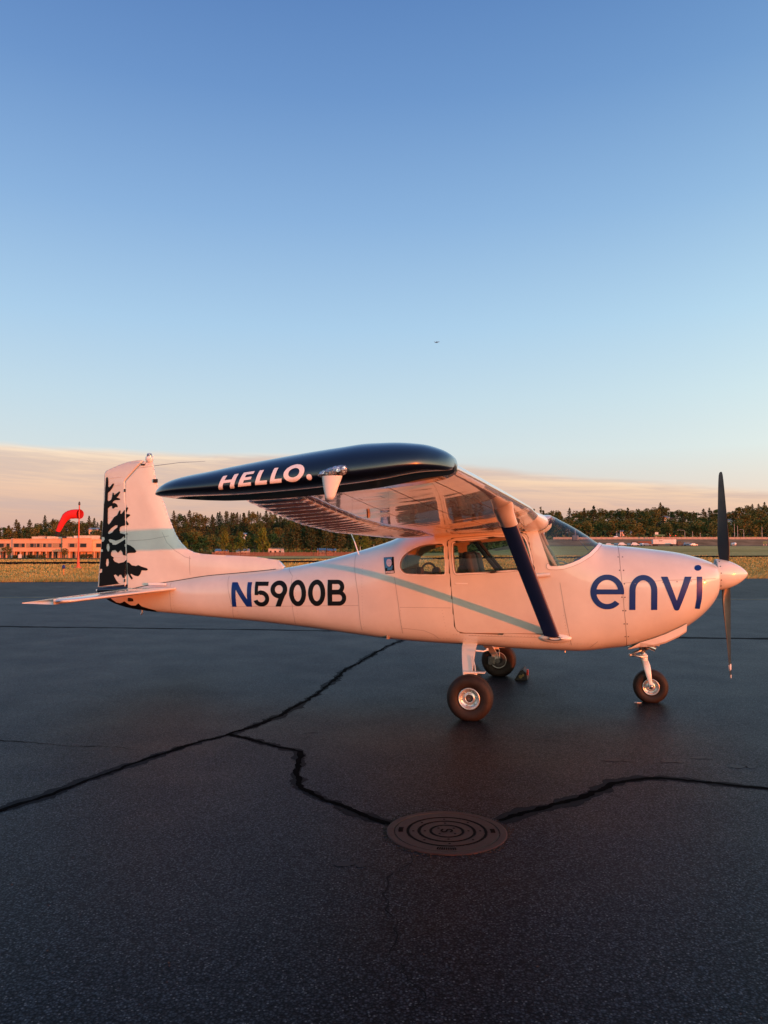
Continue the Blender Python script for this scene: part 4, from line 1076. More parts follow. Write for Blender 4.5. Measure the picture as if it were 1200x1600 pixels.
TREE_B=[[(-4.848,2.530),(-4.837,2.539),(-4.824,2.529),(-4.818,2.481),(-4.817,2.422),(-4.802,2.400),(-4.775,2.422),(-4.739,2.454),(-4.726,2.444),(-4.751,2.400),(-4.789,2.360),(-4.820,2.339),(-4.823,2.236),(-4.802,2.228),(-4.763,2.244),(-4.748,2.286),(-4.740,2.338),(-4.726,2.327),(-4.720,2.299),(-4.679,2.323),(-4.640,2.348),(-4.625,2.341),(-4.655,2.300),(-4.686,2.271),(-4.631,2.256),(-4.627,2.245),(-4.708,2.241),(-4.736,2.223),(-4.747,2.199),(-4.708,2.201),(-4.676,2.185),(-4.660,2.153),(-4.699,2.154),(-4.734,2.131),(-4.746,2.147),(-4.746,2.175),(-4.785,2.162),(-4.816,2.140),(-4.817,2.052),(-4.815,1.948),(-4.796,1.925),(-4.765,1.955),(-4.712,2.023),(-4.664,2.047),(-4.640,2.091),(-4.623,2.110),(-4.617,2.091),(-4.621,2.061),(-4.596,2.063),(-4.558,2.104),(-4.517,2.144),(-4.503,2.137),(-4.519,2.094),(-4.537,2.060),(-4.475,2.052),(-4.472,2.041),(-4.517,2.010),(-4.529,1.983),(-4.490,1.936),(-4.493,1.919),(-4.531,1.928),(-4.554,1.904),(-4.599,1.901),(-4.623,1.874),(-4.622,1.819),(-4.576,1.813),(-4.537,1.802),(-4.505,1.816),(-4.504,1.795),(-4.536,1.788),(-4.520,1.734),(-4.508,1.675),(-4.457,1.659),(-4.406,1.627),(-4.371,1.590),(-4.386,1.573),(-4.478,1.570),(-4.509,1.559),(-4.504,1.447),(-4.468,1.443),(-4.429,1.410),(-4.368,1.401),(-4.338,1.414),(-4.291,1.394),(-4.215,1.374),(-4.204,1.361),(-4.222,1.351),(-4.291,1.354),(-4.308,1.306),(-4.335,1.279),(-4.381,1.285),(-4.435,1.309),(-4.450,1.298),(-4.414,1.251),(-4.426,1.237),(-4.470,1.287),(-4.464,1.190),(-4.625,1.181),(-4.924,1.142),(-4.919,1.363),(-4.910,1.528),(-4.895,1.804),(-4.879,2.011),(-4.876,2.177),(-4.864,2.246),(-4.860,2.385)]]
TREE_H=[[(-4.797,1.838),(-4.756,1.879),(-4.694,1.916),(-4.660,1.919),(-4.662,1.892),(-4.709,1.865),(-4.739,1.831),(-4.786,1.810),(-4.805,1.820)],
 [(-4.616,1.892),(-4.593,1.905),(-4.547,1.912),(-4.505,1.917),(-4.503,1.816),(-4.545,1.806),(-4.607,1.819),(-4.626,1.855)],
 [(-4.792,1.735),(-4.769,1.744),(-4.682,1.721),(-4.605,1.741),(-4.544,1.789),(-4.503,1.798),(-4.509,1.734),(-4.543,1.741),(-4.605,1.707),(-4.681,1.673),(-4.728,1.673),(-4.736,1.693),(-4.776,1.707)],
 [(-4.750,1.570),(-4.734,1.597),(-4.688,1.604),(-4.645,1.567),(-4.603,1.604),(-4.579,1.577),(-4.567,1.540),(-4.516,1.529),(-4.509,1.488),(-4.553,1.454),(-4.630,1.440),(-4.693,1.460),(-4.717,1.488),(-4.702,1.508),(-4.749,1.536)],
 [(-4.814,1.680),(-4.791,1.682),(-4.777,1.638),(-4.786,1.590),(-4.805,1.590),(-4.824,1.632)],
 [(-4.818,1.487),(-4.795,1.494),(-4.783,1.446),(-4.793,1.405),(-4.816,1.398),(-4.825,1.432)],
 [(-4.910,1.770),(-4.863,1.769),(-4.858,1.742),(-4.878,1.714),(-4.909,1.714)],
 [(-4.912,1.614),(-4.883,1.611),(-4.880,1.586),(-4.911,1.583)],
 [(-4.913,1.363),(-4.886,1.361),(-4.888,1.322),(-4.918,1.311)],
 [(-4.545,1.676),(-4.530,1.682),(-4.522,1.659),(-4.532,1.641),(-4.545,1.655)],
 [(-4.702,1.283),(-4.674,1.294),(-4.635,1.263),(-4.612,1.290),(-4.589,1.290),(-4.565,1.250),(-4.534,1.250),(-4.512,1.291),(-4.486,1.307),(-4.467,1.285),(-4.462,1.187),(-4.625,1.185),(-4.665,1.226)]]

def prof_bv(o): return BVHTree.FromPolygons([tuple(v.co) for v in o.data.vertices], [tuple(p.vertices) for p in o.data.polygons])
TB = np.array(TREE_B[0]); THs = [np.array(h) for h in TREE_H]
def tree_sdf(X, Y):
    d = sd_poly(X, Y, TB, .003)
    for h in THs: d = np.maximum(d, -sd_poly(X, Y, h, .002))
    return d
for o, parent, cut, lo, hi in ((rud, rud, lambda X, Y: mxm(sd_poly(X, Y, RUD), -1e9), (-4.96, 1.13), (-4.48, 2.56)), (fin, fin, lambda X, Y: sd_poly(X, Y, FIN), (-4.58, 1.16), (-4.19, 2.16))):
    sx, sz = hi[0] - lo[0], hi[1] - lo[1]
    stamp('tree_decal', lambda U, W: mxm(tree_sdf(lo[0] + U * sx, lo[1] + W * sz), cut(lo[0] + U * sx, lo[1] + W * sz) + .001), [lo, (hi[0], lo[1]), (lo[0], hi[1])], M['decal_black'], parent, bv=prof_bv(o), res=(90, 230), off=.0052, pad=0)
b = MB()
bvf = prof_bv(fin)
ribbon(b, bvf, [(-4.49, 1.72), (-4.2, 1.735), (-3.93, 1.78)], .004); ribbon(b, bvf, [(-4.02, 1.83), (-3.95, 1.70), (-3.84, 1.60), (-3.70, 1.52), (-3.62, 1.50)], .004); ribbon(b, bvf, [(-3.64, 1.53), (-3.62, 1.30)], .004)
ribbon(b, bvf, [(-4.38, 2.64), (-4.19, 2.66)], .004)
b.build('fin_seam', M['seam'], fin)['kind'] = 'stuff'
# root line of the fin where it meets the fuselage
b = MB()
V = []
for s in np.arange(-4.44, -2.47, .03):
    zb, zt, w, zc, nu, nl = [float(q) for q in fpar(np.array([s]))]
    yy = float(fin_th(np.array([s]), np.array([zt]))[0]) + .004
    fr = max(0., 1 - (yy / w) ** nu) ** (1 / nu); z = zc + (zt - zc) * fr
    V.append((s, -yy, z))
b.tube([(v[0], v[1], v[2] + .001) for v in V], .0055, 6); b.build('fin_root_seal', M['seam_dark'], fin)
b = MB(); b.box((-4.135, -.030, 2.475), (.055, .03, .045), 0, .004); b.build('fin_vent', M['dark'], fin)
b = MB(); b.tube([(-4.532, -.046, 1.15), (-4.525, -.046, 1.6), (-4.545, -.044, 2.05), (-4.562, -.040, 2.46)], .006, 6); b.build('hinge_line', M['white_plain'], rud)
for z in (1.22, 1.78, 2.36):
    b = MB(); b.tube([(-4.535 - .02 * (z - 1.2), -.047, z - .02), (-4.535 - .02 * (z - 1.2), -.047, z + .02)], .009, 8); b.build('hinge', M['dark'], rud)
b = MB(); b.lathe([(0, 2.70), (.034, 2.715), (.048, 2.74), (.050, 2.775), (.046, 2.785), (.034, 2.787)], 20, 'z', (-4.243, 0, 0)); bea = b.build('beacon', M['white_plain'], fin, True)
b = MB(); b.lathe([(.033, 2.786), (.034, 2.80), (.031, 2.82), (.022, 2.83), (0, 2.832)], 18, 'z', (-4.243, 0, 0)); b.build('beacon_lens', M['lens'], fin, True)
for sg in (-1, 1):
    b = MB()
    p = (-4.30, -.02, 2.685) if sg < 0 else (-4.20, .02, 2.67)
    q = (-3.93, -.42, 2.735) if sg < 0 else (-3.62, .30, 2.745)
    b.tube([p, ((p[0] + q[0]) / 2, (p[1] + q[1]) / 2, (p[2] + q[2]) / 2 + .012), q], [.004, .003, .002], 6); b.build('antenna_rod', M['steel'], fin)
b = MB(); b.box((-4.31, -.035, 2.683), (.05, .02, .02), 0, .004); b.build('antenna_base', M['dark'], fin)
# tail cone under the rudder
b = MB(); rows = []
for s, zb, zt, w in ((-4.50,1.06,1.175,.050),(-4.62,1.055,1.155,.046),(-4.78,1.055,1.140,.038),(-4.92,1.058,1.122,.028),(-4.955,1.068,1.112,.018)):
    rows.append([(s, w * math.cos(q) * (1 - .25 * abs(math.sin(2 * q))) , (zb + zt) / 2 + (zt - zb) / 2 * math.sin(q)) for q in np.linspace(0, 2 * math.pi, 20, endpoint=False)])
P = np.array(rows); b.add(P.reshape(-1, 3), [tuple(f) for f in grid_faces(*P.shape[:2], wrap=True)] + [tuple(range(80, 100))]); tc = b.build('tail_cone', M['navy'], plane, True, 'navy tail cone below the rudder')
b = MB(); b.lathe([(.018, -4.953), (.017, -4.965), (.010, -4.978), (0, -4.982)], 14, 'x', (0, 0, 1.09)); b.build('tail_lamp', M['white_plain'], tc, True)

# horizontal stabilizers and elevators
def stab_sec(t):
    f = (t - .06) / 1.66
    le = -3.74 - .37 * f; hg = -4.42 + .03 * f; te = -4.86 + .20 * f
    return le, hg, te, (1.138 - .066 * f, 1.052 - .006 * f), .050 - .016 * f
for sg in (-1, 1):
    rows = []
    for t in list(np.linspace(.06, 1.64, 14)) + [1.68, 1.705, 1.72]:
        le, hg, te, z, h = stab_sec(t)
        e = max(0., (t - 1.64) / .08); k = math.sqrt(max(0.0, 1 - e * e)); k = max(k, .05)
        le -= .10 * e * e
        x = np.concatenate([(1 - np.cos(np.linspace(0, math.pi / 2, 10)))])
        yt = h * np.sqrt(np.maximum(0, x * (2 - x))) ** .9 * (1 - .28 * x) * k
        z = z[0] + (z[1] - z[0]) * (hg - le) / (te - le) * x
        up = np.stack([le + (hg - le) * x, np.full_like(x, sg * t), z + yt], 1); lo_ = np.stack([le + (hg - le) * x, np.full_like(x, sg * t), z - yt], 1)
        rows.append(np.concatenate([up[::-1], lo_[1:]]))
    P = np.array(rows); so = obj('horizontal_stabilizer', P.reshape(-1, 3), [tuple(f) for f in grid_faces(*P.shape[:2], wrap=True)] + [tuple(range((len(rows) - 1) * P.shape[1], len(rows) * P.shape[1]))], M['white'], plane)
    def elev(t0, t1, hfun, name):
        rows = []
        T = np.linspace(t0, t1, int((t1 - t0) / .012))
        for t in T:
            le, hg, te, z, h = stab_sec(t); h0 = hfun(t, hg, le)
            x = np.linspace(0, 1, 7); th = (h * .70) * (1 - x) + .004
            ph = (t / .075) % 1; a = .003 * max(0, 1 - abs(ph - .5) / .25) * np.sin(np.pi * x) ** .4
            cs = h0 - .008 + (te - h0 + .008) * x
            z = z[0] + (z[1] - z[0]) * (cs - le) / (te - le); dz = 0
            rows.append(np.concatenate([np.stack([cs, np.full_like(x, sg * t), z + dz + th + a], 1)[::-1], np.stack([cs, np.full_like(x, sg * t), z + dz - th - a], 1)]))
        P = np.array(rows); m_ = P.shape[1]
        return obj(name, P.reshape(-1, 3), [tuple(f) for f in grid_faces(*P.shape[:2], wrap=True)] + [tuple(range(m_)), tuple(range((len(rows) - 1) * m_, len(rows) * m_))], M['white'], so)
    elev(.12, 1.50, lambda t, hg, le: hg, 'elevator')
    elev(1.505, 1.73, lambda t, hg, le: hg + .12, 'elevator_horn')
    b = MB(); b.box((-4.02, sg * .145, 1.185), (.24, .03, .03), 0, .008); b.build('root_fillet', M['white_plain'], so)

# ---- main gear
def wheel(name, s, t, r, w, rim_r, sg, parent, fork=False, squash=.012):
    root = link(name, None, parent, (s, t, r - squash)); root.empty_display_size = .1
    b = MB(); hw = w / 2
    pr = [(rim_r, -hw * .62), (rim_r + .012, -hw * .80), (rim_r + (r - rim_r) * .35, -hw * .97), (rim_r + (r - rim_r) * .62, -hw), (rim_r + (r - rim_r) * .83, -hw * .86), (r * .975, -hw * .62), (r * .993, -hw * .50), (r * .990, -hw * .47), (r, -hw * .40),
          (r * 1.0, -hw * .17), (r * .988, -hw * .15), (r * .988, -hw * .10), (r, -hw * .08)]
    pr = pr + [(q[0], -q[1]) for q in pr[::-1]]
    b.lathe(pr, 56, 'y')
    b.V = [(v[0] * (1 + .05 * max(0, -v[2] / r - .85)), v[1] * (1 + .25 * max(0., -v[2] / r - .7)), max(v[2], -(r - squash) + .0005)) for v in b.V]
    b.build('tyre', M['rubber'], root, True)
    rm = MB(); f = hw
    rm.lathe([(rim_r * 1.03, -f * .78), (rim_r * 1.06, -f * .86), (rim_r * .98, -f * .90), (rim_r * .90, -f * .84), (rim_r * .86, -f * .55), (rim_r * .60, -f * .45), (rim_r * .50, -f * .50), (rim_r * .42, -f * .58), (rim_r * .36, -f * .56),
              (rim_r * .34, f * .4), (rim_r * .86, f * .55), (rim_r * 1.04, f * .86), (rim_r * 1.02, f * .6)], 40, 'y')
    ro = rm.build('rim', M['rim'], root, True)
    hb = MB(); hb.lathe([(0, -f * .30), (rim_r * .18, -f * .42), (rim_r * .30, -f * .40), (rim_r * .34, -f * .2)], 20, 'y'); hb.build('hub', M['hub'], root, True)
    if fork is False and r > .2:
        dk = MB(); dk.lathe([(rim_r * .30, f * .62), (rim_r * .98, f * .62), (rim_r * .98, f * .70), (rim_r * .30, f * .70)], 36, 'y', closed=True); dk.build('brake_disc', M['hub'], root, True)  # added dark disc, shade on the wheel's inner side put into its colour
    bo = MB(); bo.lathe([(0, -f * .56), (.008, -f * .55), (.009, -f * .48)], 6, 'y'); mb_ = mesh('bolt', bo.V, bo.F, M['steel'], False)
    for k in range(6):
        a = k * math.pi / 3 + .2; link('bolt', mb_, root, (math.cos(a) * rim_r * .70, 0, math.sin(a) * rim_r * .70))
    return root
for sg in (-1, 1):
    leg = MB(); rows = []
    for t, s, z, c, th in ((.28,-.125,.63,.165,.03),(.48,-.118,.575,.150,.030),(.62,-.105,.522,.138,.028),(.80,-.085,.452,.118,.026),(1.0,-.058,.374,.098,.024),(1.15,-.040,.308,.088,.022),(1.215,-.028,.268,.080,.022),(1.225,-.025,.19,.078,.022)):
        dn = Vector((0, .40, -.9)).normalized() if t < 1.2 else Vector((0, 0, -1)); nr = Vector((0, .9, .40)) if t < 1.2 else Vector((0, 1, .0))
        rows.append([(s - c / 2, sg * (t - nr.y * th / 2), z - nr.z * th / 2), (s + c / 2, sg * (t - nr.y * th / 2), z - nr.z * th / 2), (s + c / 2, sg * (t + nr.y * th / 2), z + nr.z * th / 2), (s - c / 2, sg * (t + nr.y * th / 2), z + nr.z * th / 2)])
    P = np.array(rows); F = [tuple(f) for f in grid_faces(len(rows), 4, wrap=True)] + [(0, 1, 2, 3), tuple(len(rows) * 4 - 4 + k for k in range(4))]
    leg.add(P.reshape(-1, 3), F)
    lo_ = leg.build('landing_gear_leg', M['white_plain'], plane)
    bvl = lo_.modifiers.new('soft', 'BEVEL'); bvl.width = .004; bvl.segments = 2
    stp = MB(); stp.box((.012, sg * 1.03, .402), (.215, .085, .012), 0, .005); stp.box((-.03, sg * 1.03, .385), (.14, .05, .024), 0, .008, (1.0, 1.0)); stp.build('step_plate', M['white_plain'], lo_)
    bl = MB(); bl.tube([(-.03, sg * .62, .560), (.05, sg * .60, .552), (.085, sg * .58, .566)], .008, 8); bl.tube([(.085, sg * .58, .560), (.085, sg * .58, .583)], .013, 8)
    bl.tube([(-.05, sg * .70, .515), (.00, sg * .9, .44), (.035, sg * 1.1, .36), (.03, sg * 1.19, .24)], .006, 6); bl.build('brake_line', M['white_plain'], lo_)
    cal = MB(); cal.box((-.075, sg * 1.215, .205), (.085, .05, .10), 0, .012); cal.tube([(-.075, sg * 1.19, .235), (-.075, sg * 1.165, .235)], .022, 10); cal.tube([(-.085, sg * 1.19, .18), (-.085, sg * 1.165, .18)], .022, 10); cal.tube([(0, sg * 1.20, .205), (0, sg * 1.30, .205)], .030, 12)
    cal.build('brake_caliper', M['caliper'], lo_)
    wheel('main_wheel', .008, sg * 1.315, .218, .165, .098, sg, plane) if sg < 0 else None
    if sg > 0:
        wr = wheel('main_wheel', .008, sg * 1.315, .218, .165, .098, sg, plane); wr.rotation_euler = (0, 0, math.pi)

# ---- nose gear
ng = link('nose_gear', None, plane, (1.70, 0, 0)); ng.empty_display_size = .1
def rel(p): return (p[0] - 1.70, p[1], p[2])
b = MB(); b.tube([rel((1.645, 0, .66)), rel((1.668, 0, .515))], .030, 16); b.tube([rel((1.662, 0, .57)), rel((1.690, 0, .40))], .021, 16); b.build('oleo_strut', M['steel'], ng, True)
b = MB(); b.tube([rel((1.668, 0, .500)), rel((1.688, 0, .405))], .036, 16); b.tube([rel((1.672, 0, .487)), rel((1.676, 0, .462))], .043, 16)
b.build('strut_collar', M['white_plain'], ng, True)
for sg in (-1, 1):
    rows = []
    for s, z, t, c, w in ((1.690,.435,.030,.060,.030),(1.698,.385,.062,.074,.026),(1.708,.330,.083,.066,.022),(1.722,.255,.086,.048,.018),(1.732,.205,.086,.040,.017),(1.737,.160,.086,.050,.016)):
        rows.append([rel((s + c / 2 * math.cos(q), sg * t + w / 2 * math.sin(q), z)) for q in np.linspace(0, 2 * math.pi, 12, endpoint=False)])
    P = np.array(rows); b = MB(); b.add(P.reshape(-1, 3), [tuple(f) for f in grid_faces(len(rows), 12, wrap=True)] + [tuple(range(60, 72)), tuple(range(12))])
    b.build('fork', M['white_plain'], ng, True)
b = MB(); b.tube([rel((1.738, -.105, .178)), rel((1.738, .105, .178))], .020, 14); b.build('axle', M['steel'], ng, True)
b = MB()
for sg in (-1, 1):
    b.tube([rel((1.650, sg * .035, .545)), rel((1.535, sg * .010, .488))], .011, 8); b.tube([rel((1.535, sg * .010, .488)), rel((1.672, sg * .035, .473))], .011, 8)
b.tube([rel((1.535, -.03, .488)), rel((1.535, .03, .488))], .014, 8); b.build('torque_link', M['rim'], ng, True)
b = MB(); b.tube([rel((1.70, -.06, .57)), rel((1.70, .0, .57))], .022, 12); b.tube([rel((1.72, -.03, .568)), rel((1.62, -.03, .575))], .008, 8); b.build('shimmy_damper', M['caliper'], ng, True)
nw = wheel('nose_wheel', 1.738, 0, .178, .135, .082, -1, plane); nw['label'] = 'small nose wheel in its fork'

# ---- spinner and propeller
HUB = Vector((2.50, 0, 1.350)); AXT = R(1.4)
prop = link('propeller', None, plane, HUB); prop.rotation_euler = (0, -AXT, 0); prop.empty_display_size = .2
b = MB()
pr = [(.158, -.096), (.1625, -.090), (.160, -.050), (.149, 0), (.132, .05), (.108, .10), (.076, .148), (.046, .182), (.022, .202), (.008, .209), (0, .2095)]
q = np.linspace(0, len(pr) - 1, 44); prs = np.stack([pchip(np.arange(len(pr)), np.array(pr)[:, k], q) for k in (0, 1)], 1)
b.lathe([tuple(p) for p in prs], 56, 'x'); sp = b.build('spinner', M['white'], prop, True)
b = MB(); b.lathe([(.162, -.097), (.155, -.0945), (0, -.0945)], 40, 'x'); b.build('spinner_backplate', M['white_plain'], prop, True)
b = MB()
for k in range(14):
    a = k * 2 * math.pi / 14 + .1; b.lathe([(0, .163), (.006, .1635), (.007, .160)], 8, 'z'); nV = b.V[-24:]; ca, sa = math.cos(a), math.sin(a)
    b.V[-24:] = [(v[0] - .070, v[1] * ca - v[2] * sa, v[1] * sa + v[2] * ca) for v in nV]
b.build('spinner_screw', M['screw'], prop)['kind'] = 'stuff'
for sg in (1, -1):
    rows = []; rr_ = [.10, .16, .22, .30, .40, .52, .64, .76, .88, .98, 1.04, 1.066, 1.073]
    ch_ = [.085, .105, .128, .148, .156, .156, .150, .140, .126, .108, .088, .060, .03]
    tk = [.055, .045, .034, .026, .021, .017, .014, .011, .009, .007, .006, .005, .004]
    bt = [62, 55, 48, 41, 35, 29.5, 25.5, 22.5, 20, 18.3, 17.4, 17, 17]
    for r_, c, th, be in zip(rr_, ch_, tk, bt):
        x = np.concatenate([np.linspace(1, 0, 12), np.linspace(0, 1, 12)[1:-1]])
        y = np.concatenate([np.ones(12), -np.ones(10) * .35])
        prf = np.sqrt(np.maximum(0, 1 - (2 * np.abs(x) ** .75 - 1) ** 2)) * y * th / 2
        ang = R(be); e1 = Vector((math.sin(ang), -sg * math.cos(ang), 0)); e2 = Vector((math.cos(ang), sg * math.sin(ang), 0))
        rows.append([tuple(e1 * (.42 - xx) * c + e2 * pp + Vector((0, 0, sg * r_))) for xx, pp in zip(x, prf)])
    P = np.array(rows); m_ = P.shape[1]
    k0 = len(rr_)
    bl = obj('blade', P.reshape(-1, 3), [tuple(f) for f in grid_faces(k0, m_, wrap=True)] + [tuple((k0 - 1) * m_ + k for k in range(m_))], M['prop'], prop)
    if sg < 0:
        for ra, rb in ((.925, .985), (1.035, 1.068)):
            V = []
            for r_ in (ra, rb):
                f = [np.array([np.interp(r_, rr_, P[:, j, k]) for k in range(3)]) for j in range(m_)]
                c = np.mean(f, 0)
                V += [tuple(c + (q - c) * np.array([1.06, 1.06, 1]) + np.sign(q - c) * np.array([.0012, .0012, 0])) for q in f]
            obj('blade_band', V, [tuple(f) for f in grid_faces(2, m_, wrap=True)], M['band'], prop)

# ================================================================== small things round the airplane
def p2w(s, t, z=0):
    c, sn = math.cos(PL_YAW), math.sin(PL_YAW)
    return (PL_O[0] + s * c - t * sn, PL_O[1] + s * sn + t * c, z)
M['choke_black'] = vary(mat('worn black rubber', (.014, .013, .013), .7), 20, .3)
for nm, s, dr, lab in (('wheel_chock', .30, 1, 'black wheel chock with a red mark, in front of the far main wheel'), ('wheel_chock', -.28, -1, 'black wheel chock behind the far main wheel, towards the tail')):
    ck = thing(nm, lab, 'wheel chock', p2w(s, 1.22), PL_YAW, 'chocks at the far main wheel')
    b = MB(); L = .34
    prof = [(-.075 * dr, 0), (.085 * dr, 0), (.070 * dr, .075), (.030 * dr, .125), (-.005 * dr, .11), (-.05 * dr, .04)]
    V = [(x, y, z) for y in (-L / 2, L / 2) for x, z in prof]; k = len(prof)
    b.add(V, [tuple(range(k)), tuple(range(k, 2 * k))[::-1]] + [(i, (i + 1) % k, k + (i + 1) % k, k + i) for i in range(k)])
    b.build('block', M['choke_black'], ck)
    b = MB(); b.tube([(0, -L / 2 - .030, .045), (0, -L / 2 + .01, .045)], [.020, .024], 10); b.tube([(.03 * dr, -L / 2 - .025, .062), (.03 * dr, -L / 2, .062)], .016, 8); b.build('end_cap', M['yellow_paint'], ck)
    if dr > 0:
        b = MB(); b.box((.083, -L / 2 + .05, .092), (.022, .055, .07), 0, .004); b.build('red_mark', M['red_paint'], ck)
M['foil'] = mat('crumpled foil', (.5, .5, .5), .35, .6)
b = MB()
for k in range(7):
    b.box((rng.uniform(-.04, .04), rng.uniform(-.015, .015), .006), (.03, .018, .008), rng.uniform(0, 3), .002)
o = b.build('scrap', M['foil'], None); o.location = (2.655, 8.14, .002); tag(o, 'small crumpled pale scrap lying behind the nose wheel', 'scrap')

# ---- windsock
M['orange_red'] = vary(mat('red orange pole paint', (.62, .075, .03), .5), 3, .15)
M['sock'] = vary(mat('red sock fabric', (.72, .010, .012), .75), 3, .12)
M['sock_in'] = mat('shaded sock fabric', (.42, .008, .010), .8)  # darker copy of the sock red, inside shade put into the colour
wx, wy = -29.8, 75.0; wz = float(T(wx, wy))
wsck = thing('windsock', 'red windsock drooping from a tall red and orange pole on the grass', 'windsock', (wx, wy, wz))
b = MB(); b.lathe([(.35, -.05), (.35, .10), (.24, .14)], 16); b.lathe([(.15, .14), (.12, .5), (.085, 1.2), (.065, 2.2), (.055, 5.9), (.05, 6.2)], 14); b.build('pole', M['orange_red'], wsck, True)
b = MB(); b.lathe([(.07, 6.15), (.10, 6.25), (.09, 6.42), (.04, 6.52), (0, 6.53)], 12); b.build('pole_lamp', M['hub'], wsck, True)
def sock(r_off, name, m, parent, k0=0):
    cl = [(.08, 5.30, .46), (-.35, 5.31, .45), (-.80, 5.27, .43), (-1.15, 5.12, .40), (-1.40, 4.82, .37), (-1.58, 4.45, .33), (-1.73, 4.10, .29), (-1.86, 3.82, .26), (-1.95, 3.62, .24)]
    cl = chaikin(cl, 1, False)
    rows = []
    ax0 = np.array([-.75, .66, 0])
    for i, (x, z, r) in enumerate(cl):
        d = cl[min(i + 1, len(cl) - 1)] - cl[max(i - 1, 0)]; d = np.array([d[0], 0, d[1]]); d /= np.linalg.norm(d)
        d = d + np.array([0, .55 * (1 - i / len(cl)), 0]); d /= np.linalg.norm(d)
        a = np.cross(d, [0, 1, 0]); a /= np.linalg.norm(a); c = np.cross(d, a)
        r = r - r_off
        wob = 1 + .05 * np.sin(3 * np.linspace(0, 2 * math.pi, 28) + i) * (i > 6)
        rows.append([np.array([x, -.05 * i * .3, z]) + a * math.cos(q) * r * w_ * (1 if i < 8 else .9) + c * math.sin(q) * r * w_ for q, w_ in zip(np.linspace(0, 2 * math.pi, 28, endpoint=False), wob)])
    P = np.array(rows); P[..., 2] += .012 * np.sin(P[..., 0] * 23)
    return obj(name, P.reshape(-1, 3), [tuple(f) for f in grid_faces(*P.shape[:2], wrap=True)], m, parent)
so = sock(0, 'sock', M['sock'], wsck); sock(.02, 'sock_lining', M['sock_in'], so)
b = MB(); b.lathe([(.46, 0), (.475, .02), (.46, .04), (.445, .02)], 28, 'x', (.08, 0, 5.30), True); b.tube([(0, 0, 6.1), (.06, -.2, 5.75)], .02, 6); b.tube([(0, 0, 4.75), (.06, 0, 5.8)], .025, 6); b.build('hoop', M['sock'], wsck, True)
b = MB(); b.lathe([(.20, 0), (.21, -.25), (.19, -.50)], 14, 'z', (-1.98, -.2, 3.60)); b.build('tail_sleeve', M['dark'], so, True)

# ---- taxiway edge marker
M['orange'] = mat('orange marker plastic', (.55, .20, .03), .5)
lx, ly = -21.8, 52.4
tm = thing('taxiway_marker', 'short orange taxiway edge light with a dark lens in the dry grass', 'edge light', (lx, ly, float(T(lx, ly)) - .03))
b = MB(); b.lathe([(.10, 0), (.10, .06), (.045, .08), (.045, .42)], 12); b.build('stem', M['orange'], tm, True)
b = MB(); b.lathe([(.06, .42), (.11, .46), (.11, .56), (.07, .66), (0, .70)], 12); b.build('lens', M['letter_blue'], tm, True)
for i, (x, y) in enumerate(((-19.1, 39.5), (-17.4, 39.7))):
    b = MB(); b.box((0, 0, .05), (.16, .12, .10), .3, .02); o = b.build('roadside_rock', M['stone'], None); o.location = (x, y, 0)
    tag(o, ('pale stone at the edge of the pavement, the one farther left', 'pale stone at the edge of the pavement, the one nearer the tail')[i], 'stone', 'stones on the pavement edge')

# ================================================================== buildings
M['brick_wall'] = vary(mat('tan stucco wall', (.62, .345, .20), .85), .5, .10)
M['brick_wall2'] = vary(mat('pale stucco wall', (.68, .45, .26), .85), .5, .10)
M['recess'] = vary(mat('shop front wall', (.30, .17, .11), .85), .6, .2)
M['win_glass'] = mat('dark window glass', (.018, .018, .018), .4, spec=.4)
M['win_blind'] = vary(mat('window with tan blind', (.34, .22, .12), .5), 2, .2)
M['win_grey'] = mat('grey window', (.10, .10, .10), .2)
M['frame_tan'] = mat('window frame', (.38, .24, .16), .6)
M['roof_unit'] = vary(mat('pale roof plant', (.55, .48, .38), .8), .6, .2)
M['grey_roof'] = vary(mat('grey metal roof', (.26, .28, .31), .55), 1, .15)
M['white_wall'] = vary(mat('white siding', (.62, .60, .57), .7), 1, .08)
M['red_wall'] = vary(mat('reddish wood', (.19, .085, .055), .85), 1, .2)
M['concrete'] = vary(mat('weathered concrete', (.32, .27, .24), .85), .4, .2)
BX0, BY = -148.0, 280.0
bz = float(T(-120, BY)) - .05
def px2x(px, Y): return (px - 600) / 1200 * Y
ob = thing('office_building', 'long two-storey tan office building beyond the runway behind the windsock', 'building', (-120, BY, bz))
def loc(x): return x + 120
HB = 7.1
secs = [('wall', -190, px2x(18, BY), 6.75, 0.0, M['brick_wall']), ('wall', px2x(20.5, BY), px2x(100, BY), 7.0, 0.0, M['brick_wall']), ('wall', px2x(100, BY), px2x(145, BY), 7.15, -1.2, M['brick_wall']), ('wall', px2x(145, BY), px2x(215, BY), 6.6, 0.4, M['brick_wall2'])]
for nm, x0, x1, h, dy, m in secs:
    b = MB(); w = x1 - x0; xc = loc((x0 + x1) / 2)
    b.box((xc, dy + 8, (2.45 + h) / 2 + .0), (w, 16, h - 2.45)); b.box((xc, dy + 9.2, 1.225), (w - .3, 13.6, 2.43)); b.box((xc, dy + .02, h + .06), (w + .1, .5, .14))
    b.build(nm, m, ob)
b = MB(); b.box((loc(px2x(19.2, BY)), .3, 3.6), (.55, .8, 7.3)); b.build('downpipe', M['concrete'], ob)
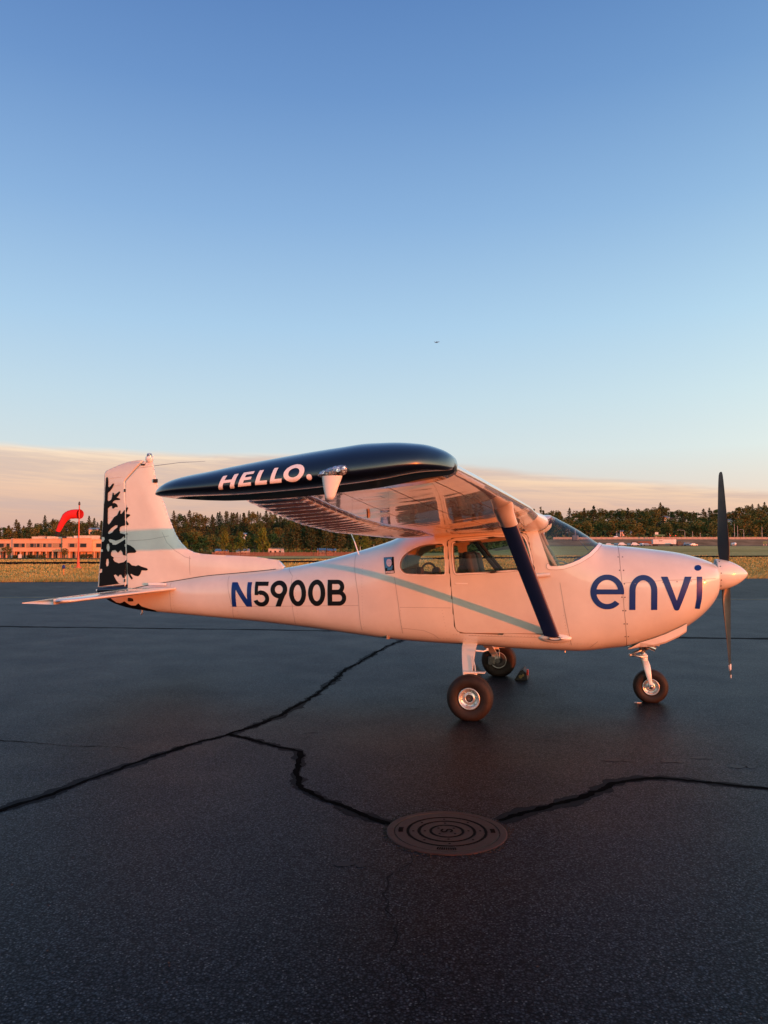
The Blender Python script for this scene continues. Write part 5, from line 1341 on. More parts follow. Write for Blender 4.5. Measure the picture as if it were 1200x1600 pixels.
wdef = [(-8,7,'d'),(7.5,9,'b'),(10.5,16,'d'),(22,30.5,'d'),(31,33,'d'),(33.8,39.5,'d'),(41.8,46.5,'b'),(47.5,53.5,'d'),(53.8,57.5,'g'),(58,62.8,'d'),(63.6,66.5,'b'),(67.8,72.5,'d'),(73.5,75,'b'),(75.5,81.5,'g'),(83,88,'b'),(88.5,92.5,'b'),(93,96.2,'d'),(96.7,99.6,'d'),(109.5,111,'b'),(111.3,119.2,'d'),(119.7,123,'b'),(127.5,137.8,'d'),(150,158,'d')]
for p0, p1, k in wdef:
    x0, x1 = px2x(p0, BY), px2x(p1, BY); dy = -1.2 if 100 < p0 < 145 else (.4 if p0 > 145 else 0)
    zc, h = 4.68, 1.45
    f = MB()
    for (a, c, s1, s2) in ((x0, zc, .12, h), (x1, zc, .12, h)): f.box((loc(a), dy - .05, c), (s1, .14, s2))
    for zz in (zc - h / 2, zc + h / 2): f.box((loc((x0 + x1) / 2), dy - .06, zz), (x1 - x0 + .14, .18, .12))
    fo = f.build('window', M['frame_tan'], ob)
    g = MB(); g.box((loc((x0 + x1) / 2), dy - .018, zc), (x1 - x0 - .08, .03, h - .08)); g.build('pane', M[{'d': 'win_glass', 'b': 'win_blind', 'g': 'win_grey'}[k]], fo)
for k, p in enumerate(list(np.arange(-30, 18, 3.4)) + list(np.arange(22.5, 99, 3.35)) + [108, 111.5, 115, 118, 121.5, 128, 132, 148, 152, 156]):
    x = px2x(p, BY); dy = -1.2 if 100 < p < 145 else 0
    cth = k % 3
    if cth == 0:
        b = MB(); b.box((loc(x), dy + .25, 1.22), (.30, .42, 2.43)); b.build('column', M['brick_wall'], ob)
    d = MB(); d.box((loc(x + .4), dy + 2.36, 1.15), (.62, .08, 2.1)); do = d.build('shop_door' if cth else 'shop_window', M[('win_glass', 'win_blind', 'recess')[k % 3] if k % 4 else 'win_grey'], ob)
for p0, p1, h, dep, m in ((40, 57, .95, 3, 'roof_unit'), (44, 52, 1.3, 6, 'recess'), (62, 72, 1.05, 4, 'roof_unit'), (72, 87, .9, 6, 'roof_unit'), (88, 91, 1.2, 3, 'dark'), (92, 103, .95, 5, 'roof_unit'), (105, 113, 1.25, 4, 'white_wall'), (114, 144, 1.35, 3, 'roof_unit'), (148, 156, .9, 5, 'grey_roof')):
    x0, x1 = px2x(p0, BY), px2x(p1, BY); b = MB(); b.box((loc((x0 + x1) / 2), 3.5 + dep, 6.9 + h / 2), (x1 - x0, 3, h + .25)); b.build('roof_plant', M[m], ob)
b = MB(); b.box((0, 0, .6), (1.1, .6, 1.2), 0, .05); b.box((0, 0, 1.3), (.8, .45, .25), 0, .05); o = b.build('utility_cabinet', M['white_wall'], None); o.location = (px2x(32, 274), 274, float(T(-130, 274))); tag(o, 'small white utility cabinet by the roadside before the office building', 'cabinet')

def house(name, x, y, w, d, h, roof, wallm, roofm, label, cat='house', rz=0.0, wins=3, z=None):
    z = float(T(x, y)) - .2 if z is None else z
    t = thing(name, label, cat, (x, y, z), rz)
    b = MB(); b.box((0, 0, h / 2), (w, d, h)); b.build('wall', M[wallm], t)
    b = MB()
    if roof > 0:
        e = .4; V = [(-w/2-e, -d/2-e, h), (w/2+e, -d/2-e, h), (w/2+e, d/2+e, h), (-w/2-e, d/2+e, h), (-w/2-e, 0, h + roof), (w/2+e, 0, h + roof)]
        b.add([(v[0], v[1], v[2] + .01) for v in V], [(0, 1, 5, 4), (2, 3, 4, 5), (0, 4, 3), (1, 2, 5), (3, 2, 1, 0)])
    else: b.box((0, 0, h + .16), (w + .8, d + .8, .3))
    b.build('roof', M[roofm], t)
    for k in range(wins):
        xx = -w / 2 + w * (k + .5) / wins
        f = MB(); f.box((xx, -d / 2 - .02, h * .55), (w / wins * .5, .10, h * .36)); fo = f.build('window', M['white_wall'], t)
        g = MB(); g.box((xx, -d / 2 - .08, h * .55), (w / wins * .5 - .2, .03, h * .36 - .2)); g.build('pane', M['win_glass'], fo)
    return t
house('hangar_shed', px2x(347, 400), 400, 5.5, 7, 2.6, 1.2, 'brick_wall', 'grey_roof', 'low orange-lit shed with a grey pitched roof behind the board fence', 'shed')
house('airfield_office', px2x(431, 402), 404, 7.2, 7, 4.0, 0, 'white_wall', 'grey_roof', 'pale flat-roofed building among the trees under the wing', 'building', 0, 3)
house('roadside_house', px2x(380, 410), 410, 6, 7, 2.6, 1.3, 'white_wall', 'grey_roof', 'small white house between the yellow-green trees', 'house')
house('roadside_house', px2x(505, 410), 408, 5, 6, 3.0, 1.2, 'white_wall', 'grey_roof', 'small pale house behind the dark pines near the fuselage', 'house')
house('roadside_house', px2x(518, 410), 408, 4.5, 6, 2.8, 1.2, 'brick_wall', 'grey_roof', 'small orange house behind the dark pines near the fuselage', 'house')
house('hill_house', px2x(382, 690), 690, 7, 8, 4, 1.6, 'white_wall', 'grey_roof', 'white house showing among hill trees below the wing', 'house', .2, 2)
house('hill_house', px2x(1037, 745), 745, 8, 8, 6, 1.8, 'brick_wall2', 'grey_roof', 'pink house lit by the sun on the wooded hilltop', 'house', .1, 2)
house('hill_house', px2x(1049, 760), 760, 7, 8, 6, 1.8, 'white_wall', 'red_wall', 'white house with a reddish roof beside the pink hilltop house', 'house', .1, 2)
house('hill_house', px2x(1137, 770), 770, 11, 8, 6, 1.2, 'white_wall', 'grey_roof', 'long white house on the hill beside the propeller blade', 'house', .1, 3)
house('hill_house', px2x(971, 600), 600, 6, 7, 6, 1.5, 'white_wall', 'grey_roof', 'white house low on the slope above the highway, left of two', 'house', .2, 2)
house('hill_house', px2x(979, 615), 615, 6, 7, 5, 1.5, 'white_wall', 'grey_roof', 'white house low on the slope above the highway, right of two', 'house', -.1, 2)
house('hill_house', px2x(148, 745), 745, 9, 8, 7, 1.8, 'brick_wall2', 'grey_roof', 'sunlit house on the skyline beside the black tail decal', 'house', .1, 2)
house('hill_house', px2x(881, 700), 700, 9, 8, 5, 1.5, 'white_wall', 'grey_roof', 'white house in the trees just above the windshield', 'house', .1, 3)

# ---- board fence under the trees
fn = thing('board_fence', 'weathered reddish board fence along the grass below the trees', 'fence', (0, 372, 0))
brd = None
x0, x1 = px2x(332, 372), px2x(560, 372)
me_b = None
for k, x in enumerate(np.arange(x0, x1, .42)):
    z = float(T(x, 372)); 
    if me_b is None:
        b = MB(); b.box((0, 0, .95), (.36, .04, 1.9)); o = b.build('board', M['red_wall'], fn); me_b = o.data
    else: o = link('board', me_b, fn)
    o.location = (x, rng.normal(0, .01), z + rng.normal(0, .03))
me_p = None
for x in np.arange(x0, x1, 2.5):
    if me_p is None:
        b = MB(); b.box((0, .08, 1.1), (.14, .12, 2.2)); o = b.build('post', M['concrete'], fn); me_p = o.data
    else: o = link('post', me_p, fn)
    o.location = (x, 0, float(T(x, 372)))

# ---- highway furniture and traffic
M['barrier'] = vary(mat('concrete barrier', (.40, .30, .24), .85), .3, .25)
M['embank'] = vary(mat('orange lit bank', (.22, .12, .07), .9), .1, .3)
hb = thing('highway_barrier', 'long concrete barrier along the raised highway below the wooded hill', 'barrier', (0, 517, 0))
me_s = None
for x in np.arange(px2x(868, 517), px2x(1330, 517), 3.6):
    if me_s is None:
        b = MB(); b.box((0, 0, .75), (3.5, .5, 1.5), 0, 0, (1, .5)); o = b.build('segment', M['barrier'], hb); me_s = o.data
    else: o = link('segment', me_s, hb)
    o.location = (x, 0, float(T(x, 517)))
b = MB(); b.box((0, 0, 1.2), (15.5, 1.0, 2.6)); b.box((0, -.6, 2.3), (15.5, .3, .4))
o = b.build('retaining_wall', M['red_wall'], None); o.location = (px2x(1006, 478), 478, float(T(px2x(1006, 478), 478)) + .6); tag(o, 'orange-brown retaining wall below the highway left of the truck trailer', 'wall')

def car(name, x, y, z, rz, body, label, L=4.5, H=1.45, group=None, van=False):
    t = thing(name, label, 'car' if not van else 'van', (x, y, z), rz, group)
    prof = [(-L/2, .35), (-L/2, .85), (-L*.42, .95), (-L*.30, H if not van else H), (L*.08, H), (L*.24 if not van else L*.30, .95 if not van else 1.1), (L*.46, .80), (L/2, .62), (L/2, .35)]
    V = []; k = len(prof)
    for yy in (-.85, .85): V += [(px, yy * (.82 if pz > 1.1 else 1), pz) for px, pz in prof]
    b = MB(); b.add(V, [tuple(range(k))[::-1], tuple(range(k, 2 * k))] + [(i, (i + 1) % k, k + (i + 1) % k, k + i) for i in range(k)]); b.build('body', body, t)
    b = MB()
    for s in (-1, 1): b.add([(-L*.30, s*.80, 1.0), (L*.18, s*.80, 1.0), (L*.06, s*.715, H-.08), (-L*.27, s*.715, H-.08)], [(0, 1, 2, 3)])
    b.build('window', M['win_glass'], t)
    for sx in (-L*.31, L*.31):
        for s in (-1, 1):
            w = MB(); w.lathe([(0, -.10), (.30, -.10), (.33, -.06), (.33, .06), (.30, .10), (0, .10)], 14, 'y', (sx, s * .80, .33)); w.build('wheel', M['choke_black'], t)
    b = MB()
    for s in (-.6, .6): b.box((L/2 + .01, s, .66), (.04, .32, .14))
    b.build('headlight', M['white_wall'], t)
    return t
CW = mat('white car paint', (.70, .68, .66), .35, coat=.5); CG = mat('silver car paint', (.35, .35, .36), .35, .3, coat=.5); CD = mat('dark car paint', (.02, .022, .03), .35, coat=.5); CB = mat('blue car paint', (.05, .08, .16), .35, coat=.5)
x = px2x(963, 530); car('highway_car', x, 530, float(T(x, 530)) + .9, 0, CW, 'white car passing on the raised highway above the cowling')
specs = [(952, CW, 'white parked car at the left end of the row behind the cowling'), (962, CG, 'silver parked car, second in the row behind the cowling'), (972, CW, 'white parked van, third in the row behind the cowling'), (982, CG, 'silver parked car in the middle of the row behind the cowling'),
         (992, CW, 'white parked van below the left end of the orange wall'), (1002, CW, 'white parked car below the middle of the orange wall'), (1011, CG, 'silver parked car beside the white truck trailer')]
for i, (px, mt, lab) in enumerate(specs):
    x = px2x(px, 440 + (i % 2) * 5); y = 440 + (i % 2) * 5
    car('parked_van' if 'van' in lab else 'parked_car', x, y, float(T(x, y)), rng.uniform(-.4, .4) + math.pi / 2 * (i % 2), mt, lab, 4.7, 1.5 if 'van' not in lab else 2.0, 'vehicles parked below the highway', 'van' in lab)
tx = px2x(1037, 458); tz = float(T(tx, 458))
tr = thing('truck_trailer', 'long white box trailer parked below the highway', 'trailer', (tx, 458, tz))
b = MB(); b.box((0, 0, 2.55), (13.8, 2.5, 2.75), 0, .05); b.build('box', M['white_wall'], tr)
b = MB(); b.box((6.0, -1.27, 2.55), (1.5, .03, 2.6)); b.build('front_panel', CW, tr)
b = MB(); b.box((-2.4, -1.27, 3.1), (2.2, .02, .7)); b.build('worn_panel', M['concrete'], tr)
for sx in (-5.6, -4.4, 4.5):
    for s in (-1, 1):
        w = MB(); w.lathe([(0, -.15), (.48, -.15), (.5, 0), (.48, .15), (0, .15)], 14, 'y', (sx, s * 1.05, .5)); w.build('wheel', M['choke_black'], tr)
b = MB(); b.box((0, 0, 1.05), (13.4, .9, .25)); b.build('chassis', M['dark'], tr)
x = px2x(1062, 456); tk = thing('truck_cab', 'dark truck cab in front of the white trailer', 'truck', (x, 458, float(T(x, 458))))
b = MB(); b.box((0, 0, 1.7), (2.3, 2.4, 2.6), 0, .1); b.box((1.8, 0, 1.2), (1.5, 2.0, 1.5), 0, .1); b.build('cab', CD, tk)
b = MB(); b.box((.4, -1.21, 2.3), (1.1, .04, .8)); b.build('window', M['win_glass'], tk)
for sx in (-.8, 1.8):
    w = MB(); w.lathe([(0, -.15), (.48, -.15), (.5, 0), (.48, .15), (0, .15)], 14, 'y', (sx, -1.0, .5)); w.build('wheel', M['choke_black'], tk)
x = px2x(1074, 448); car('parked_van', x, 448, float(T(x, 448)), 0, CB, 'dark blue parked van right of the truck cab', 5.2, 2.1, None, True)
x = px2x(1081, 446); car('parked_car', x, 444, float(T(x, 444)), .2, CW, 'white parked car right of the dark blue van')
# two white tanks
for px, lab in ((1144.5, 'white round tank on the bank right of the propeller, the higher of two'), (1147.5, 'white round tank on the bank right of the propeller, the lower of two')):
    y = 452 if 'higher' in lab else 440; x = px2x(px, y)
    t = thing('storage_tank', lab, 'tank', (x, y, float(T(x, y))), 0, 'white tanks on the bank')
    b = MB(); b.lathe([(0, 1.9), (.5, 1.85), (.85, 1.6), (.95, 1.1), (.85, .6), (.5, .3), (0, .25)], 16); b.build('shell', CW, t, True)
    b = MB(); b.lathe([(.5, 0), (.5, .35)], 12); b.build('stand', M['concrete'], t)

M['pole_grey'] = mat('galvanised pole', (.42, .40, .38), .5, .4)
M['sign_green'] = mat('green sign face', (.01, .12, .06), .5)
def lamp(px, y, h, label, arm=0.0):
    x = px2x(px, y); z = float(T(x, y))
    t = thing('street_lamp', label, 'street lamp', (x, y, z), 0, 'lamp posts along the highway')
    b = MB(); b.lathe([(.20, 0), (.20, .4), (.15, .5), (.10, h)], 10); 
    if arm: b.tube([(0, 0, h - .1), (arm * .25, 0, h + .35), (arm * .7, 0, h + .5), (arm, 0, h + .45)], .08, 8)
    b.build('post', M['pole_grey'], t, True)
    b = MB(); b.box((arm * 1.1, 0, h + (.42 if arm else .1)), (.8 if arm else .5, .3, .18), 0, .05); b.build('lamp_head', M['pole_grey'], t)
lamp(963.5, 535, 5.6, 'short plain lamp post beside the white highway car')
lamp(1046, 535, 4.2, 'short plain pole on the highway above the trailer end')
lamp(1070, 545, 6.5, 'curved lamp post left of the propeller with arm reaching left', -4.5)
lamp(1082, 560, 6, 'thin plain pole before the trees left of the propeller')
lamp(1094, 540, 4.5, 'stubby plain pole just left of the propeller')
lamp(1147.5, 540, 11, 'tall thick plain pole right of the propeller')
lamp(1152.5, 540, 9.5, 'thin tall pole beside the thick pole right of the propeller')
lamp(1162, 540, 6.8, 'bent lamp post right of the two tall poles with arm to the left', -2.2)
lamp(1190.5, 545, 9, 'plain pole at the far right end of the highway')
lamp(104 + 459, 345, 4.0, 'lamp post standing behind the top of the fuselage')
lamp(584, 345, 4.6, 'white lamp post behind the fuselage close to the wing')
for px, lab in ((1047, 'traffic light glowing red at the highway, left of two'), (1055.5, 'traffic light glowing red at the highway, right of two')):
    x = px2x(px, 500); z = float(T(x, 500)); t = thing('traffic_light', lab, 'traffic light', (x, 500, z), 0, 'red traffic lights below the highway')
    b = MB(); b.lathe([(.09, 0), (.09, 3.1)], 8); b.build('post', M['pole_grey'], t)
    b = MB(); b.box((0, 0, 3.5), (.8, .4, 1.0), 0, .05); b.build('housing', M['dark'], t)
    mm = bpy.data.materials.get('red lamp') or mat('red lamp', (.6, .02, .01), .4)
    bsdf(mm).inputs['Emission Color'].default_value = (1, .05, .02, 1); bsdf(mm).inputs['Emission Strength'].default_value = 1.2
    b = MB(); b.lathe([(0, -.24), (.28, -.22), (.30, -.19)], 14, 'y', (0, 0, 3.55)); b.build('lamp', mm, t)
def sign(name, px, y, zb, w, h, face, label, cat, legs=2, ph=2.0):
    x = px2x(px, y); z = float(T(x, y)); t = thing(name, label, cat, (x, y, z))
    for k in range(legs):
        b = MB(); b.box(((k - (legs - 1) / 2) * w * .6, .08, (zb + h) / 2), (.2, .12, zb + h)); b.build('post', M['pole_grey'], t)
    b = MB(); b.box((0, 0, zb + h / 2), (w, .1, h), 0, .01); b.build('panel', face, t)
sign('highway_sign', 1195, 470, 1.4, 2.6, 1.5, M['sign_green'], 'small green road sign at the right end of the highway bank', 'road sign')
sign('highway_sign', 1030, 512, 2.2, 7.5, 1.0, M['sign_green'], 'wide green road sign behind the truck trailer', 'road sign')
sign('billboard', 1026, 560, 3.2, 2.4, 2.6, M['white_wall'], 'small pale billboard on a post in front of the wooded hill', 'billboard', 1)

# ---- airliner climbing in the distance
M['jet'] = mat('distant airliner skin', (.06, .08, .12), .6)  # dark all over, shade of the underside put into the skin colour
jd = 5000.; jx = px2x(684, jd); jz = 1.6 + (860 - 531) / 1200 * jd
jt = thing('airliner', 'tiny twin-engine airliner climbing high in the clear sky', 'airliner', (jx, jd, jz), 0); jt.rotation_euler = (R(-8), R(-12), R(6))
b = MB(); b.lathe([(0, -16), (.9, -14), (1.9, -9), (2.0, 10), (1.6, 14), (.6, 16.5), (0, 17)], 14, 'x'); b.build('fuselage', M['jet'], jt, True)
for s in (-1, 1):
    b = MB(); b.add([(4, s*1.5, -1), (-3, s*1.5, -1), (-7, s*16, .8), (-4.5, s*16, .8), (4, s*1.5, -.4), (-3, s*1.5, -.4), (-7, s*16, 1.0), (-4.5, s*16, 1.0)], [(0,1,2,3),(4,5,6,7),(0,1,5,4),(1,2,6,5),(2,3,7,6),(3,0,4,7)]); b.build('wing', M['jet'], jt)
    b = MB(); b.lathe([(.9, -2), (1.2, 0), (1.0, 2.2), (0, 2.2)], 12, 'x', (2, s * 5.5, -2.0)); b.build('engine', M['jet'], jt)
    b = MB(); b.add([(-11.5, s*.8, .6), (-14.5, s*.8, .6), (-16, s*6, 1.2), (-14.5, s*6, 1.2), (-11.5, s*.8, .9), (-14.5, s*.8, .9), (-16, s*6, 1.4), (-14.5, s*6, 1.4)], [(0,1,2,3),(4,5,6,7),(0,1,5,4),(1,2,6,5),(2,3,7,6),(3,0,4,7)]); b.build('tailplane', M['jet'], jt)
b = MB(); b.add([(-10.5, -.2, 1.5), (-15, -.2, 1.5), (-17, -.2, 8), (-14.5, -.2, 8), (-10.5, .2, 1.5), (-15, .2, 1.5), (-17, .2, 8), (-14.5, .2, 8)], [(0,1,2,3),(4,5,6,7),(0,1,5,4),(1,2,6,5),(2,3,7,6),(3,0,4,7)]); b.build('tail_fin', M['jet'], jt)

# ================================================================== trees
def leaf_mat(name, cols):
    m = mat(name, cols[1], .85, spec=.15); n = NT(m.node_tree); b = bsdf(m)
    oi = n.new('ShaderNodeObjectInfo').outputs['Random']; tc = n.new('ShaderNodeTexCoord').outputs['Object']
    base = n.ramp(oi, [(0.0, cols[0]), (.5, cols[1]), (1.0, cols[2])])
    nz = n.noise(n.vmath('ADD', tc, n.comb(oi, oi, oi)), 9.0, 3.0, .6); k = n.mrange(nz, .3, .7, .55, 1.45, False)
    n.put(b.inputs['Base Color'], n.mix(1.0, base, n.comb(k, k, k), 'MULTIPLY'))
    return m
M['leaf_conifer'] = leaf_mat('dark conifer needles', [(.034, .046, .018), (.048, .062, .024), (.080, .082, .030)])
M['leaf_broad'] = leaf_mat('mixed broadleaf foliage', [(.062, .088, .024), (.092, .108, .029), (.140, .122, .034)])
M['leaf_yellow'] = leaf_mat('yellow green foliage', [(.085, .115, .018), (.110, .135, .020), (.125, .135, .022)])
M['bark'] = vary(mat('tree bark', (.075, .048, .032), .9), 3, .3)
def leaf_mesh(name, C, size, m, droop=0.0):
    N = len(C)
    a = rng.normal(0, 1, (N, 3)); a /= np.linalg.norm(a, axis=1, keepdims=True)
    b = rng.normal(0, 1, (N, 3)); b -= (b * a).sum(1, keepdims=True) * a; b /= np.linalg.norm(b, axis=1, keepdims=True)
    s = size * rng.uniform(.6, 1.3, (N, 1))
    a[:, 2] -= droop
    V = np.stack([C - a * s - b * s * .7, C + a * s - b * s * .5, C + a * s * .7 + b * s * .8, C - a * s * .6 + b * s * .7], 1).reshape(-1, 3)
    return mesh(name, V, np.arange(4 * N).reshape(-1, 4), m, False)
def conifer_mesh(k, N=620, rad=.19, full=1.0):
    C = []
    for i in range(N):
        h = .06 + .94 * rng.random() ** 1.25
        lay = .75 + .35 * math.sin(h * 60 + k * 2)
        r = rad * (1 - h) ** .64 * lay * math.sqrt(rng.uniform(.25, 1)) + .004; q = rng.uniform(0, 2 * math.pi); r *= 1 + .22 * math.sin(3 * q + k)
        C.append((r * math.cos(q), r * math.sin(q), h - .25 * r))
    return leaf_mesh('conifer_crown', np.array(C), .021, M['leaf_conifer'], .25)
def broad_mesh(k, m, N=700, rad=.34, lobes=11, low=.22, size=.026):
    L = []
    for i in range(lobes):
        h = low + .12 + (.80 - low) * rng.random(); w = rad * (.45 + .75 * math.sin(math.pi * min(1, (h - low + .08) / (1.02 - low))) ) * .72; q = rng.uniform(0, 2 * math.pi); rr_ = w * rng.uniform(.1, 1.0)
        L.append((rr_ * math.cos(q), rr_ * math.sin(q), h, rng.uniform(.10, .19)))
    C = []
    for i in range(N):
        x, y, z, r = L[i % lobes]; d = rng.normal(0, 1, 3); d /= np.linalg.norm(d); d *= r * rng.uniform(.55, 1.05)
        C.append((x + d[0], y + d[1], min(1.0, z + d[2] * .85)))
    return leaf_mesh('broad_crown', np.array(C), size, m)
def pine_mesh(k, N=620):
    C = []
    for i in range(N):
        h = .28 + .72 * rng.random() ** .95; lay = .6 + .5 * abs(math.sin(h * 24 + k))
        r = .20 * min(1, (1.04 - h) * 2.0) ** .8 * lay * math.sqrt(rng.uniform(.1, 1)); q = rng.uniform(0, 2 * math.pi)
        r *= 1 + .3 * math.sin(2 * q + k + h * 9)
        C.append((r * math.cos(q), r * math.sin(q), h))
    return leaf_mesh('pine_crown', np.array(C), .024, M['leaf_conifer'])
def trunk_mesh(h, r):
    b = MB(); b.tube([(0, 0, -.02), (.004, 0, h * .4), (-.004, .003, h * .75), (0, 0, h)], [r, r * .8, r * .5, r * .15], 7)
    for k in range(5):
        q = k * 1.3; z = h * (.45 + .1 * k); b.tube([(0, 0, z), (.10 * math.cos(q), .10 * math.sin(q), z + .09)], [r * .35, r * .1], 5)
    return mesh('trunk', b.V, b.F, M['bark'])
CON = [conifer_mesh(k, 760, rd) for k, rd in enumerate((.22, .26, .30, .24, .32))]
BRO = [broad_mesh(k, M['leaf_broad'], 900, rd) for k, rd in enumerate((.34, .38, .30, .42))]
YEL = [broad_mesh(k, M['leaf_yellow'], 1100, rd, 14, .12, .022) for k, rd in enumerate((.26, .30, .22))]
PIN = [pine_mesh(k, 760) for k in range(3)]
TRK_C = trunk_mesh(.9, .018); TRK_B = trunk_mesh(.62, .026); TRK_P = trunk_mesh(.85, .020)
ntree = [0]
def tree(kind, x, y, h, label, group, fat=1.0, z=None):
    z = float(T(x, y)) - .1 if z is None else z
    nm = {'con': 'conifer_tree', 'bro': 'broadleaf_tree', 'yel': 'yellow_tree', 'pin': 'pine_tree'}[kind]
    t = thing(nm, label, 'tree', (x, y, z), rng.uniform(0, 6.28), group)
    cm = {'con': CON, 'bro': BRO, 'yel': YEL, 'pin': PIN}[kind]; tm_ = {'con': TRK_C, 'bro': TRK_B, 'yel': TRK_B, 'pin': TRK_P}[kind]
    f = fat * rng.uniform(.9, 1.12)
    c = link('crown', cm[rng.integers(len(cm))], t); c.scale = (h * f, h * f, h); c.rotation_euler = (0, 0, rng.uniform(0, 6.28))
    k = link('trunk', tm_, t); k.scale = (h, h, h)
    ntree[0] += 1
    return t
LM = [(-1e9, 22, 'at the far left edge of the wood'), (22, 60, 'behind the left half of the office building'), (60, 88, 'just left of the windsock'), (88, 130, 'behind the windsock pole'), (130, 240, 'between the windsock and the rudder'),
      (240, 285, 'close beside the tail fin'), (285, 320, 'above the leafy hedge'), (320, 345, 'above the left end of the board fence'), (345, 365, 'above the orange-lit shed'), (365, 400, 'above the small white house'), (400, 440, 'above the pale flat-roofed building'),
      (440, 480, 'above the left half of the pine row'), (480, 550, 'above the right half of the pine row'), (550, 700, 'behind the fuselage near the whip antenna'), (700, 868, 'just above the windshield'), (868, 900, 'right of the windshield'), (900, 935, 'above the rear of the cowling'),
      (935, 955, 'left of the white highway car'), (955, 975, 'above the white highway car'), (975, 1000, 'above the parked car row'), (1000, 1020, 'above the orange-brown wall'), (1020, 1040, 'above the left half of the truck trailer'), (1040, 1062, 'above the right half of the truck trailer'),
      (1062, 1090, 'above the dark truck cab'), (1090, 1112, 'just left of the upper propeller blade'), (1112, 1128, 'behind the upper propeller blade'), (1128, 1145, 'just right of the upper propeller blade'), (1145, 1165, 'above the tall highway poles'), (1165, 1185, 'above the right part of the highway barrier'), (1185, 1e9, 'at the right edge of the wood')]
# yellow-green trees in front of the pines, one by one
for px, y, h, kd, lab in ((352, 392, 13.0, 'yel', 'rounded yellow-green tree beside the orange-lit shed'), (376, 388, 12.5, 'yel', 'yellow-green tree between the shed and the pale building'), (411, 390, 14.6, 'yel', 'tall narrow yellow-green tree left of the pale flat-roofed building'),
                          (291, 395, 8.0, 'yel', 'low yellow-green tree beside the airplane tail fin'), (571, 380, 10.5, 'yel', 'yellow-green tree behind the fuselage near the whip antenna'), (556, 392, 12.0, 'yel', 'taller yellow-green tree left of the whip antenna')):
    tree(kd, px2x(px, y), y, h, lab, 'yellow-green trees along the fence')
for px, y, h, lab in ((451, 395, 14.5, 'reddish-trunked pine right of the pale flat-roofed building'), (463, 392, 15, 'dark pine, second right of the pale building'), (475, 396, 16, 'dark pine, third right of the pale building'), (487, 390, 15, 'dark pine above the small pale house'), (498, 394, 15.5, 'dark pine between the two small houses'),
                      (510, 390, 15, 'dark pine above the small orange house'), (521, 394, 14, 'dark pine right of the small orange house'), (533, 391, 14, 'dark pine below the aileron'), (544, 396, 13.5, 'dark pine at the right end of the pine row')):
    tree('pin', px2x(px, y), y, h, lab, 'row of dark pines by the fence', 1.15)
for px, y, h, fat in ((272, 420, 17, 1.2), (281, 425, 16, 1.2), (292, 430, 15, 1.1), (300, 420, 13, 1.2), (312, 425, 13, 1.3), (322, 420, 11, 1.3), (335, 425, 12, 1.2), (363, 428, 11, 1.2), (390, 425, 14, 1.1), (398, 420, 12, 1.3), (425, 428, 12, 1.2), (440, 430, 14, 1.1), (588, 420, 9, 1.3), (600, 430, 10, 1.3)):
    tree('pin' if h > 13 else 'bro', px2x(px, y), y, h, ('dark bushy tree right behind the board fence, ' if h <= 13 else 'dark pine right behind the board fence, ') + [w for lo_, hi_, w in LM if lo_ <= px < hi_][0], 'dark trees close behind the fence', fat)
# trees before the office building
for px, y, h, lab in ((13, 272, 4.6, 'small leafy tree in front of the office building, left of the white cabinet'), (102, 274, 3.6, 'small round shrub-like tree in front of the office building'),):
    tree('bro', px2x(px, y), y, h, lab, None, 1.15)
def hedge(px0, px1, y, h, label):
    C = []
    x0, x1 = px2x(px0, y), px2x(px1, y)
    for k in range(int((x1 - x0) * 70)): C.append((rng.uniform(x0, x1) - x0, rng.uniform(-.5, .5), rng.uniform(.05, h)))
    o = link('hedge', leaf_mesh('hedge', np.array(C), .22, M['leaf_conifer'])); o.location = (x0, y, float(T(x0, y))); tag(o, label, 'hedge')
hedge(127, 145, 276.5, 1.4, 'clipped dark hedge below the right-hand block of the office building')
hedge(43, 56, 277, 1.1, 'low dark hedge before the shop doors, left of two'); hedge(62, 72, 277, 1.2, 'low dark hedge before the shop doors, right of two'); hedge(22, 31, 276, 1.0, 'low green hedge beside the white cabinet')
hedge(295, 331, 374, 2.2, 'leafy green hedge at the left end of the board fence')
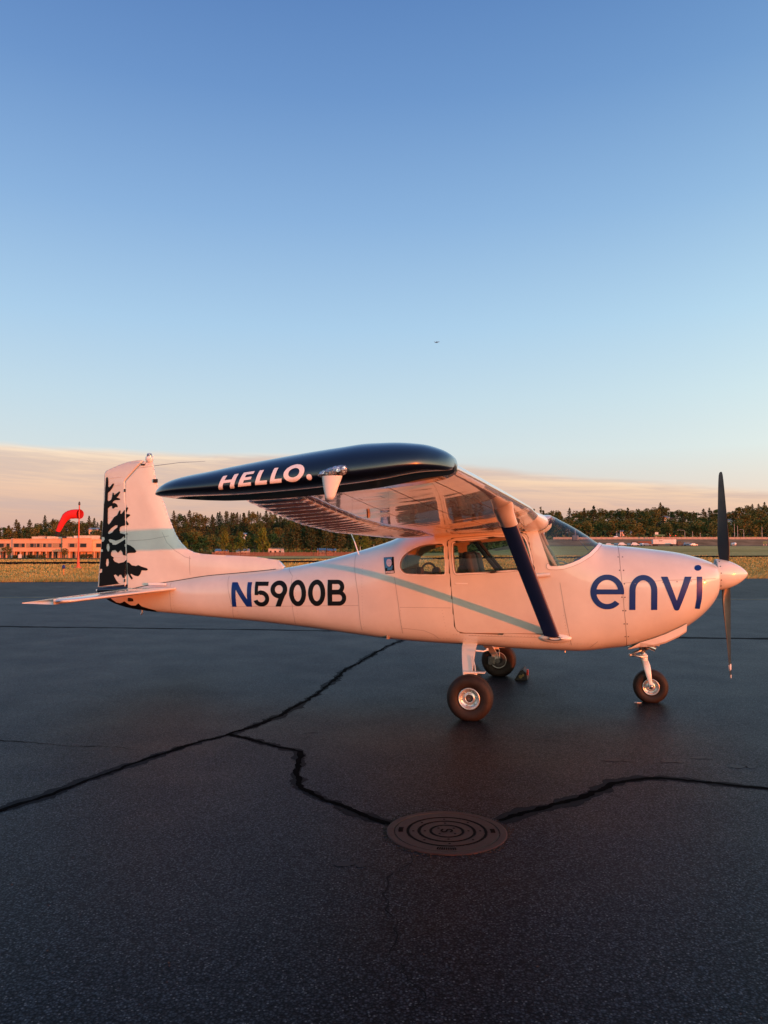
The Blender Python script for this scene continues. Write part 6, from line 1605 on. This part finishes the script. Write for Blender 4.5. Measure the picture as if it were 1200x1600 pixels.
# wooded hill, row by row
vis = [(-14, 165), (255, 640), (850, 1215)]
def rows(Y, step, hts, pc, yj, groupname, lab_c, lab_b, lo=-40, hi=1245, big=1.0, vis=vis):
    for a, b_ in vis:
        p = a + rng.uniform(0, step)
        while p < b_:
            y = Y + rng.uniform(-yj, yj); k = 'con' if rng.random() < pc(p) else 'bro'
            h = rng.uniform(*hts) * (1.12 if k == 'con' else .92) * big
            where = [w for lo_, hi_, w in LM if lo_ <= p < hi_][0]; hf = (h / big - hts[0] * .92) / (hts[1] * 1.12 - hts[0] * .92); sz = 'short ' if hf < .3 else 'tall ' if hf > .66 else 'middling '
            tree(k, px2x(p, y), y, h, sz + (lab_c if k == 'con' else lab_b) + ' ' + where, groupname + (' on the left' if p < 200 else ' in the middle' if p < 700 else ' on the right'), 1.15 if k == 'con' else 1.25)
            p += step * rng.uniform(.65, 1.35)
rows(835, 8.0, (9, 13.5), lambda p: .2 if p > 850 else (.5 if p > 200 else .28), 25, 'skyline trees', 'dark pointed conifer on the skyline', 'rounded dark tree on the skyline')
rows(775, 10, (12, 18), lambda p: .2 if p > 850 else .5, 22, 'upper slope trees', 'dark conifer high on the slope', 'rounded tree high on the slope')
rows(710, 13, (13, 19), lambda p: .65 if p < 700 else .3, 20, 'middle slope trees', 'dark conifer half way up', 'rounded tree half way up')
rows(650, 16, (12, 17), lambda p: .55 if p < 700 else .12, 18, 'lower slope trees', 'dark conifer low on the slope', 'rounded tree low on the slope')
rows(592, 18, (12, 17), lambda p: .4 if p < 700 else .06, 12, 'foot of slope trees', 'dark conifer at the slope foot', 'rounded tree at the slope foot')
# the same wood where the airplane hides it and beyond the picture, as one mass
C = []; 
for lo, hi, n_t in ((-330, -14, 75), (165, 255, 22), (640, 850, 60), (1215, 1560, 90)):
    for k in range(n_t):
        p = rng.uniform(lo, hi); y = rng.uniform(590, 850); x = px2x(p, y); z = float(T(x, y)); h = rng.uniform(12, 19)
        for q in range(90):
            f = rng.random(); r = 3.4 * (1 - f * .8) * math.sqrt(rng.random()); a = rng.uniform(0, 6.28); C.append((x + r * math.cos(a), y + r * math.sin(a), z + .5 + f * h))
o = link('far_woods', leaf_mesh('far_woods', np.array(C), .75, M['leaf_conifer'])); o['kind'] = 'stuff'
# low scrub filling the slopes between the trunks
C = []
for k in range(15000):
    p = rng.uniform(-60, 1260); y = rng.uniform(552, 850) if p > 700 else rng.uniform(420 if 240 < p < 640 else 470, 850)
    if p > 700 and y < 556: y = 556
    x = px2x(p, y); C.append((x, y, float(T(x, y)) + rng.uniform(.2, 3.2)))
o = link('undergrowth', leaf_mesh('undergrowth', np.array(C), .95, M['leaf_broad'])); o['kind'] = 'stuff'
print('trees', ntree[0])
